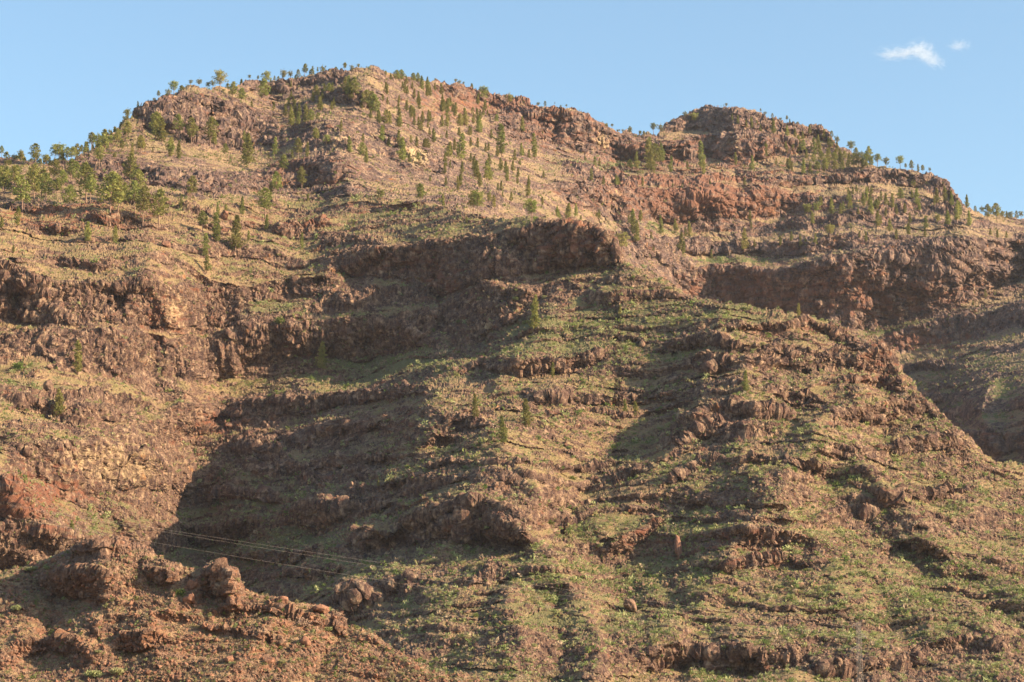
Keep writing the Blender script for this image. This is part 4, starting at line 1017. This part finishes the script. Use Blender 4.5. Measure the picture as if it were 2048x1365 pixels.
# the 300 largest single shrubs
SPROT = {k: [tri_mesh("foliage", L, np.arange(len(L)).reshape(-1, 3), m) for L in [make_shrub(80 + q, n, kd) for q in range(5)]]
         for k, kd, n, m in (("green", 'dome', 420, M_SHRUB), ("dry", 'loose', 260, M_SHRUB2), ("dark", 'loose', 360, M_SHRUB3))}
SH = [(x / 2.814 + 600, y / 2.814 + 880, w / 2.814, "green") for x, y, w in [(1263,945,42),(1130,904,24),(1038,992,32),(1245,1006,26),(1390,970,38),(1420,1000,46),(1475,922,28),(1445,1112,34),(1490,1126,26),(1308,1174,46),(1292,1098,24),
    (1172,1202,32),(1176,1226,34),(1174,1248,34),(1248,1202,28),(1395,1246,26),(1470,1202,32),(1700,1072,42),(1165,1112,30),(1085,1124,48),(755,1004,30),(1460,834,40),(1420,776,46),(1270,758,38),(1565,758,30),(1485,584,24),(1545,648,30),
    (610,842,32),(615,376,28),(665,372,30),(860,1086,26),(895,1301,28),(1910,1144,40),(1915,1172,28),(575,692,28),(535,697,26),(740,796,24),(780,801,30),(1150,836,26),(975,896,30)]]
SH += [(361,1186,28,"dark"),(58,1150,22,"green"),(72,1146,22,"green"),(100,1143,20,"green"),(657,1262,25,"green"),(565,1325,22,"green"),(188,1358,40,"green"),(235,1353,32,"green"),(194,1309,17,"green"),(135,1205,22,"green"),
       (34,1228,26,"green"),(604,1252,38,"dry"),(990,668,30,"dry"),(680,765,42,"dry"),(335,775,44,"dry"),(35,742,30,"dark"),(560,650,26,"dark"),(1040,605,18,"green"),(1528,703,14,"green"),(1090,600,16,"green")]
rng = np.random.RandomState(21)
SZ = [  # x0, y0, x1, y1, how many, phrase
    (560,1100,800,1200,16,"on the lit spur right of the red knoll"),(820,1230,1180,1360,26,"on the grassy slope at the bottom middle"),(800,1100,1000,1200,16,"around the knobs of the middle spur"),(1180,1180,1330,1340,12,"in the dark gully at the bottom middle"),
    (1330,1240,1640,1365,22,"around the low cliffs at the bottom right"),(1640,1180,2048,1365,26,"in the bottom right corner"),(1440,1080,1760,1190,18,"on the red ledges of the lower right spur"),(1760,1000,2048,1180,14,"on the right edge slope"),
    (1180,900,1440,1080,16,"along the right wall of the middle gully"),(1440,900,1760,1060,14,"above the lower right spur"),(850,900,1180,1060,16,"on the middle spur crest"),(900,640,1300,740,18,"on the grassy shoulder under the dark cliff"),
    (1300,560,1640,660,14,"along the top of the right spur"),(1300,660,1760,860,14,"between the cave rows of the right spur"),(0,700,360,880,16,"on the left green terrace"),(440,740,760,800,12,"on the lit ledge over the red hollow"),
    (0,560,420,700,8,"among the left caves"),(380,860,820,1080,12,"in the shaded basin"),(0,440,640,540,12,"on the dry slope above the caves"),(640,380,1050,480,12,"on the green slope below the great flank"),(0,1180,560,1365,26,"on the red knoll"),(560,1230,820,1340,8,"on the knoll's right shoulder")]
for (x0, y0, x1, y1, n, z) in SZ:
    for _ in range(n):
        for tr in range(30):
            px, py = rng.uniform(x0, x1), rng.uniform(y0, y1)
            p, S, i, j = on_surface(px, py)
            if (S is KNOLL) == ("knoll" in z and "right of" not in z) and S['rockf'][i, j] < .5 and S['cliff'][i, j] < .4: break
        kd = rng.choice(["green", "green", "dry", "dark"] if S is MAIN else ["green", "dry", "dry", "dark"])
        SH.append((px, py, rng.uniform(10, 17) * (1.0 if S is MAIN else .95), kd))
SH = SH[:300]
by = {}
for t in SH:
    z = next((q[5] for q in SZ if q[0] <= t[0] < q[2] and q[1] <= t[1] < q[3] and (("knoll" not in q[5] or "right of" in q[5]) or on_surface(t[0], t[1])[1] is KNOLL)), "on the mountain slope")
    by.setdefault((z, t[3]), []).append(t)
SNAME = {"green": "green cushion shrub", "dry": "dry twiggy shrub", "dark": "dark green bush"}
for (z, k), ls in by.items():
    ls.sort(key=lambda t: t[0])
    for n, (px, py, w, _) in enumerate(ls):
        p, S, i, j = on_surface(px, py)
        R_ = w * np.linalg.norm(p) / FPX * .5 / .85
        o = bpy.data.objects.new("shrub", SPROT[k][rng.randint(5)]); COL.objects.link(o)
        o.location = p - np.array([0, 0, R_ * .12]); o.rotation_euler = (0, 0, rng.uniform(0, 6.28))
        o.scale = (R_, R_ * rng.uniform(.85, 1.1), R_ * rng.uniform(.75, 1.0))
        nm = SNAME[k]
        if len(ls) == 1: lab = f"the only {nm} {z}"
        elif n == 0: lab = f"leftmost {nm} {z}"
        elif n == len(ls) - 1: lab = f"rightmost {nm} {z}"
        elif n < len(ORD): lab = f"{ORD[n]} {nm} from the left {z}"
        elif len(ls) - n <= 15: lab = f"{ORD[len(ls) - n - 1]} {nm} from the right {z}"
        else: lab = f"{nm} in the middle, {ORD[n - 19]} of the middle few, {z}"
        tag(o, lab, "shrub", "shrubs growing on the slopes")

# ----------------------------------------------------------------- boulders
def rock_mesh(seed, mt, sub=4):
    import bmesh
    bm = bmesh.new(); bmesh.ops.create_icosphere(bm, subdivisions=sub, radius=1)
    V = np.array([v.co[:] for v in bm.verts]); F = np.array([[v.index for v in f.verts] for f in bm.faces]); bm.free()
    rg = np.random.RandomState(seed)
    D = V.copy()
    for _ in range(11):                       # knock flat faces off it
        n = rg.normal(size=3); n /= np.linalg.norm(n); h = rg.uniform(.5, .85)
        d = D @ n - h
        D -= np.maximum(d, 0)[:, None] * n * .92
    c1 = cells(D + seed * 3.1, 2.2, 5)
    D *= (1 + .16 * c1[3] + .10 * (c1[2] - .5) + .10 * fbm(V + seed, 1.6, 4, 9))[:, None]
    me = tri_mesh("boulder", D, F, mt)
    return me
M_BOULDER, _nt, _b = mat("boulder_rock")
_tc = N_(_nt, "ShaderNodeTexCoord").outputs["Object"]
_n1 = noise(_nt, _tc, 1.4, 5, .65); _n2 = noise(_nt, _tc, 6., 3, .6)
_c = mixc(_nt, ramp(_nt, _n1, .35, .65), (.11,.065,.048), (.23,.14,.095)); _c = mixc(_nt, ramp(_nt, _n2, .5, .75, 0, .6), _c, (.30,.20,.14))
_nt.links.new(_c, _b.inputs["Base Color"])
M_BOULDER_R, _nt, _b = mat("red_boulder_rock")
_tc = N_(_nt, "ShaderNodeTexCoord").outputs["Object"]
_n1 = noise(_nt, _tc, 1.4, 5, .65); _n2 = noise(_nt, _tc, 6., 3, .6)
_c = mixc(_nt, ramp(_nt, _n1, .35, .65), (.14,.065,.045), (.27,.14,.09)); _c = mixc(_nt, ramp(_nt, _n2, .5, .75, 0, .6), _c, (.33,.19,.13))
_nt.links.new(_c, _b.inputs["Base Color"])
RK = [rock_mesh(q, M_BOULDER) for q in range(5)]; RKR = [rock_mesh(q + 9, M_BOULDER_R) for q in range(5)]
BL = [  # x, y foot, width px, height px, label
    (1260,1226,27,30,"big lit boulder standing alone in the dark bottom gully"),(1359,1112,13,46,"upright red rock spire on the shaded slope"),(386,1180,24,24,"rounded boulder perched on the knoll crest"),(380,1205,26,24,"boulder just below the perched one on the knoll"),
    (561,1210,26,18,"boulder on the knoll crest right of the crag"),(641,1230,34,20,"flat boulder at the right end of the knoll crest"),(609,1292,24,20,"round boulder low on the knoll's right side"),(540,1326,20,15,"small boulder at the bottom of the knoll"),
    (426,1260,15,12,"small dark boulder in the middle of the knoll"),(650,1278,17,10,"flat pale topped boulder on the knoll shoulder"),(458,1322,16,14,"dark boulder near the bottom of the knoll"),(1040,675,10,16,"small upright rock beside the grassy shoulder"),
    (1284,698,12,15,"round grey boulder above the orange ledge"),(904,1000,10,14,"thin upright stone on the middle spur"),(1993,1122,20,14,"brown boulder at the right edge slope"),(1886,1247,14,8,"brown stone right of the power pylon"),
    (328,498,18,14,"red block at the foot of the lone grove pines"),(447,440,16,20,"red block left of the big cone pine"),(375,398,14,16,"block below the left wall"),(1330,1186,12,10,"stone in the shaded right gully"),
    (95,745,14,12,"pale stone on the left terrace"),(168,748,12,10,"small stone at the cliff foot on the left"),(96,785,20,22,"knobby outcrop block on the left terrace"),(1905,1105,16,7,"flat pale slab on the right slope"),(935,1230,14,8,"brown stone on the lower middle slope")]
for n, (px, py, w, h, lab) in enumerate(BL):
    p, S, i, j = on_surface(px, py)
    k_ = np.linalg.norm(p) / FPX
    o = bpy.data.objects.new("boulder", (RKR if S is KNOLL or 'red' in lab else RK)[n % 5]); COL.objects.link(o)
    o.location = p + np.array([0, 0, h * k_ * .38]); o.rotation_euler = (rng.uniform(-.2, .2), rng.uniform(-.2, .2), rng.uniform(0, 6.28))
    o.scale = (w * k_ * .6, w * k_ * .6, h * k_ * .62)
    tag(o, lab, "boulder", "boulders lying on the slopes")

# loose stones
rub = [rock_mesh(40 + q, M_BOULDER, 1) for q in range(4)]
rubL = []
for me in rub:
    co = np.empty(len(me.vertices) * 3, F32); me.vertices.foreach_get("co", co); co = co.reshape(-1, 3)
    ix = np.empty(len(me.loops), np.int32); me.loops.foreach_get("vertex_index", ix); rubL.append(co[ix])
PR, ir, jr = scatter(MAIN, 22000, rng, lambda S, i, j, X, Y: .25 + .5 * sstep(.2, .5, S['rockf'][i, j]) * sstep(-.2, .3, perlin(S['G'][i, j] / 20., 5)))
mass("rubble", rubL, PR, rng.lognormal(-.75, .45, len(PR)).clip(.2, 1.3), rng, [M_BOULDER], np.zeros(len(PR), int), "loose broken stones lying over the slope", "rubble")
PR, ir, jr = scatter(KNOLL, 3500, rng, lambda S, i, j, X, Y: .6 + 0 * X, xr=(0, 1000))
mass("knoll_rubble", rubL, PR, rng.lognormal(-1.35, .45, len(PR)).clip(.12, .7), rng, [M_BOULDER_R], np.zeros(len(PR), int), "loose reddish stones lying on the knoll", "rubble")

# ----------------------------------------------------------------- two palms in the shaded basin
M_PALM = leaf_mat("palm_fronds", (.06,.085,.03), (.10,.12,.045), .1)
def palm(px, py, hpx, lab):
    p, S, i, j = on_surface(px, py)
    H = hpx * np.linalg.norm(p) / FPX
    e = bpy.data.objects.new("palm_tree", None); COL.objects.link(e); e.location = p; tag(e, lab, "palm", "palms in the shaded basin")
    V, F = tube([(0, 0, -.3), (0, 0, H * .25), (.05, 0, H * .5)], [H * .07, H * .055, H * .05], 8)
    o = bpy.data.objects.new("trunk", tri_mesh("trunk", V, F, M_BARK)); COL.objects.link(o); o.parent = e
    T = []
    rg = np.random.RandomState(int(px))
    for k in range(34):
        a = k * 2.4; el = rg.uniform(-.2, 1.3); L = H * .55
        pr = np.array([0, 0, H * .5]); d = np.array([math.cos(a) * math.cos(el), math.sin(a) * math.cos(el), math.sin(el)])
        side = np.array([-math.sin(a), math.cos(a), 0])
        for s_ in range(7):
            d = d + np.array([0, 0, -.16]); d /= np.linalg.norm(d); nx = pr + d * L / 7
            w_ = L * .16 * (1 - s_ / 8)
            T += [pr, nx, nx + side * w_ + d * .1 - np.array([0, 0, w_ * .4])]; T += [pr, nx, nx - side * w_ + d * .1 - np.array([0, 0, w_ * .4])]
            pr = nx
    T = np.array(T)
    o = bpy.data.objects.new("crown", tri_mesh("crown", T, np.arange(len(T)).reshape(-1, 3), M_PALM)); COL.objects.link(o); o.parent = e
palm(444, 966, 24, "dark green palm higher up in the shaded basin")
palm(436, 1020, 22, "dusty palm with drooping fronds lower in the basin")

# ----------------------------------------------------------------- power line
M_STEEL, _nt, _b = mat("galvanised_steel")
_b.inputs["Base Color"].default_value = (.24, .21, .19, 1); _b.inputs["Metallic"].default_value = .3; _b.inputs["Roughness"].default_value = .55
def bars(segs):
    V = []; F = []
    for a, b, r_ in segs:
        v, f = tube([a, b], [r_, r_], 4); F += [tuple(np.array(q) + len(V)) for q in f]; V += v
    return V, F
base = spot(MAIN, 1722, 1438)[0] - np.array([0, 0, .3])
topP = unproj(1706.5, 1241, np.linalg.norm(base[1]) * 1.0)
rp = (base - np.array([0, 0, CAMZ])) @ np.array([0, CP, SP])
topP = unproj(1708, 1241, rp); H = topP[2] - base[2]
pyl = bpy.data.objects.new("power_pylon", None); COL.objects.link(pyl); pyl.location = base
pyl.rotation_euler = (0, 0, .35)
tag(pyl, "slender steel lattice power pylon at the bottom right of the slope", "pylon")
def hw(t): return .75 - .33 * t
segs = []; N = 13
for k in range(N):
    z0, z1 = H * k / N, H * (k + 1) / N; a, b = hw(k / N), hw((k + 1) / N)
    cs = [(-1, -1), (1, -1), (1, 1), (-1, 1)]
    for q in range(4):
        c, d = cs[q], cs[(q + 1) % 4]
        segs.append(((c[0] * a, c[1] * a, z0), (c[0] * b, c[1] * b, z1), .05))
        segs.append(((c[0] * a, c[1] * a, z0), (d[0] * b, d[1] * b, z1), .013)); segs.append(((d[0] * a, d[1] * a, z0), (c[0] * b, c[1] * b, z1), .013))
        segs.append(((c[0] * b, c[1] * b, z1), (d[0] * b, d[1] * b, z1), .013))
V, F = bars(segs)
o = bpy.data.objects.new("lattice_mast", tri_mesh("lattice_mast", V, F, M_STEEL)); COL.objects.link(o); o.parent = pyl
mpx = FPX / np.linalg.norm(base)
ends = []
Rz = lambda v: np.array([math.cos(.35) * v[0] - math.sin(.35) * v[1], math.sin(.35) * v[0] + math.cos(.35) * v[1], v[2]]) + base
for sx, yy, ln in ((-1, 1250, 1.6), (1, 1270, 1.9), (-1, 1294, 1.9)):
    z = H - (yy - 1241) / mpx; w0 = hw(z / H)
    tip = (sx * (w0 + ln), 0, z)
    V, F = bars([((sx * w0, -w0, z), tip, .06), ((sx * w0, w0, z), tip, .06), ((sx * w0, -w0, z + .9), tip, .05), ((sx * w0, w0, z + .9), tip, .05)])
    o = bpy.data.objects.new("cross_arm", tri_mesh("cross_arm", V, F, M_STEEL)); COL.objects.link(o); o.parent = pyl
    V, F = tube([(tip[0], tip[1], tip[2]), (tip[0], tip[1], tip[2] - .5)], [.09, .09], 6)
    o = bpy.data.objects.new("insulator", tri_mesh("insulator", V, F, M_STEEL)); COL.objects.link(o); o.parent = pyl
    ends.append(Rz(np.array([tip[0], tip[1], tip[2] - .5])))
M_WIRE, _nt, _b = mat("aluminium_cable")
_b.inputs["Base Color"].default_value = (.40, .34, .31, 1); _b.inputs["Roughness"].default_value = .5
def cable(a, b, sag, lab, rad=.022):
    n = 48; pts = []
    for k in range(n + 1):
        t = k / n; p = a * (1 - t) + b * t; pts.append(p - np.array([0, 0, 4 * sag * t * (1 - t)]))
    V, F = tube(pts, [rad] * (n + 1), 5)
    o = bpy.data.objects.new("power_cable", tri_mesh("power_cable", V, F, M_WIRE)); COL.objects.link(o)
    tag(o, lab, "cable", "power cables of the pylon")
LB = ["top cable crossing the shaded basin from behind the knoll to the pylon", "middle cable crossing the shaded basin to the pylon's right arm", "lowest cable crossing above the knoll to the pylon"]
RB = ["top cable leaving the pylon towards the lower right", "middle cable leaving the pylon's right arm downhill", "lowest cable running from the pylon into the bottom right corner"]
for k, (ly, ry) in enumerate(((1010, 1390), (1012, 1400), (1035, 1430))):
    cable(ends[k], unproj(20, ly, 600.), 1.0 if k < 2 else 1.2, LB[k], .012)
    cable(ends[k], unproj(2120, ry + 30, 520.), 1.0, RB[k], .016)

# ----------------------------------------------------------------- clouds
M_CLOUD = bpy.data.materials.new("cloud_vapour"); M_CLOUD.use_nodes = True
nt = M_CLOUD.node_tree; nt.nodes.remove(nt.nodes["Principled BSDF"])
pv = N_(nt, "ShaderNodeVolumePrincipled"); pv.inputs["Color"].default_value = (1, 1, 1, 1); pv.inputs["Anisotropy"].default_value = .2
tc = N_(nt, "ShaderNodeTexCoord").outputs["Object"]
n1 = noise(nt, tc, 2.6, 6, .68, .5)
ln = N_(nt, "ShaderNodeVectorMath", operation='LENGTH'); nt.links.new(tc, ln.inputs[0])
dn = mth(nt, 'SUBTRACT', n1, mth(nt, 'MULTIPLY', ln.outputs["Value"], .42))
nt.links.new(mth(nt, 'MULTIPLY', ramp(nt, dn, .18, .52), .0065), pv.inputs["Density"])
nt.links.new(pv.outputs[0], nt.nodes["Material Output"].inputs["Volume"])
def cloud(parts, lab):
    """one wisp: lens-shaped puffs of vapour"""
    for n, (px, py, wx, wy, rot) in enumerate(parts):
        me = RKC
        c = bpy.data.objects.new("cloud" if n == 0 else "cloud_puff", me); COL.objects.link(c)
        r_ = 9000.; k_ = r_ / FPX
        c.location = unproj(px, py, r_); c.scale = (wx * k_, 90, wy * k_); c.rotation_euler = (0, rot, 0)
        if n == 0: tag(c, lab, "cloud"); first = c
        else:
            bpy.context.view_layer.update()
            c.parent = first; c.matrix_parent_inverse = first.matrix_world.inverted()
import bmesh
bm = bmesh.new(); bmesh.ops.create_icosphere(bm, subdivisions=3, radius=1); RKC = bpy.data.meshes.new("vapour"); bm.to_mesh(RKC); bm.free(); RKC.materials.append(M_CLOUD)
cloud([(1838, 99, 40, 24, 0), (1785, 108, 48, 17, .05), (1866, 121, 36, 16, .5), (1812, 106, 36, 16, -.1), (1852, 110, 30, 18, .3)], "larger wispy white cloud at the upper right of the sky")
cloud([(1918, 91, 32, 10, .1)], "small wispy white cloud right of the larger one")

# ----------------------------------------------------------------- air
hz = bpy.data.materials.new("haze_air"); hz.use_nodes = True
nt = hz.node_tree; nt.nodes.remove(nt.nodes["Principled BSDF"])
pv = N_(nt, "ShaderNodeVolumePrincipled"); pv.inputs["Color"].default_value = (.78, .86, 1, 1); pv.inputs["Density"].default_value = HAZE; pv.inputs["Anisotropy"].default_value = .1
nt.links.new(pv.outputs[0], nt.nodes["Material Output"].inputs["Volume"])
if HAZE > 0:
    bm = bmesh.new(); bmesh.ops.create_cube(bm, size=1)
    ztop = float(max(FAR['G'][..., 2].max(), 0)) + 30
    for v in bm.verts: v.co = (v.co.x * 28400, 5000 + v.co.y * 28400, -4.5 if v.co.z < 0 else ztop)
    me = bpy.data.meshes.new("haze"); bm.to_mesh(me); bm.free(); me.materials.append(hz)
    o = bpy.data.objects.new("haze", me); COL.objects.link(o); tag(o, "thin warm evening haze in the valley air", "haze", kind='stuff')
#@@END
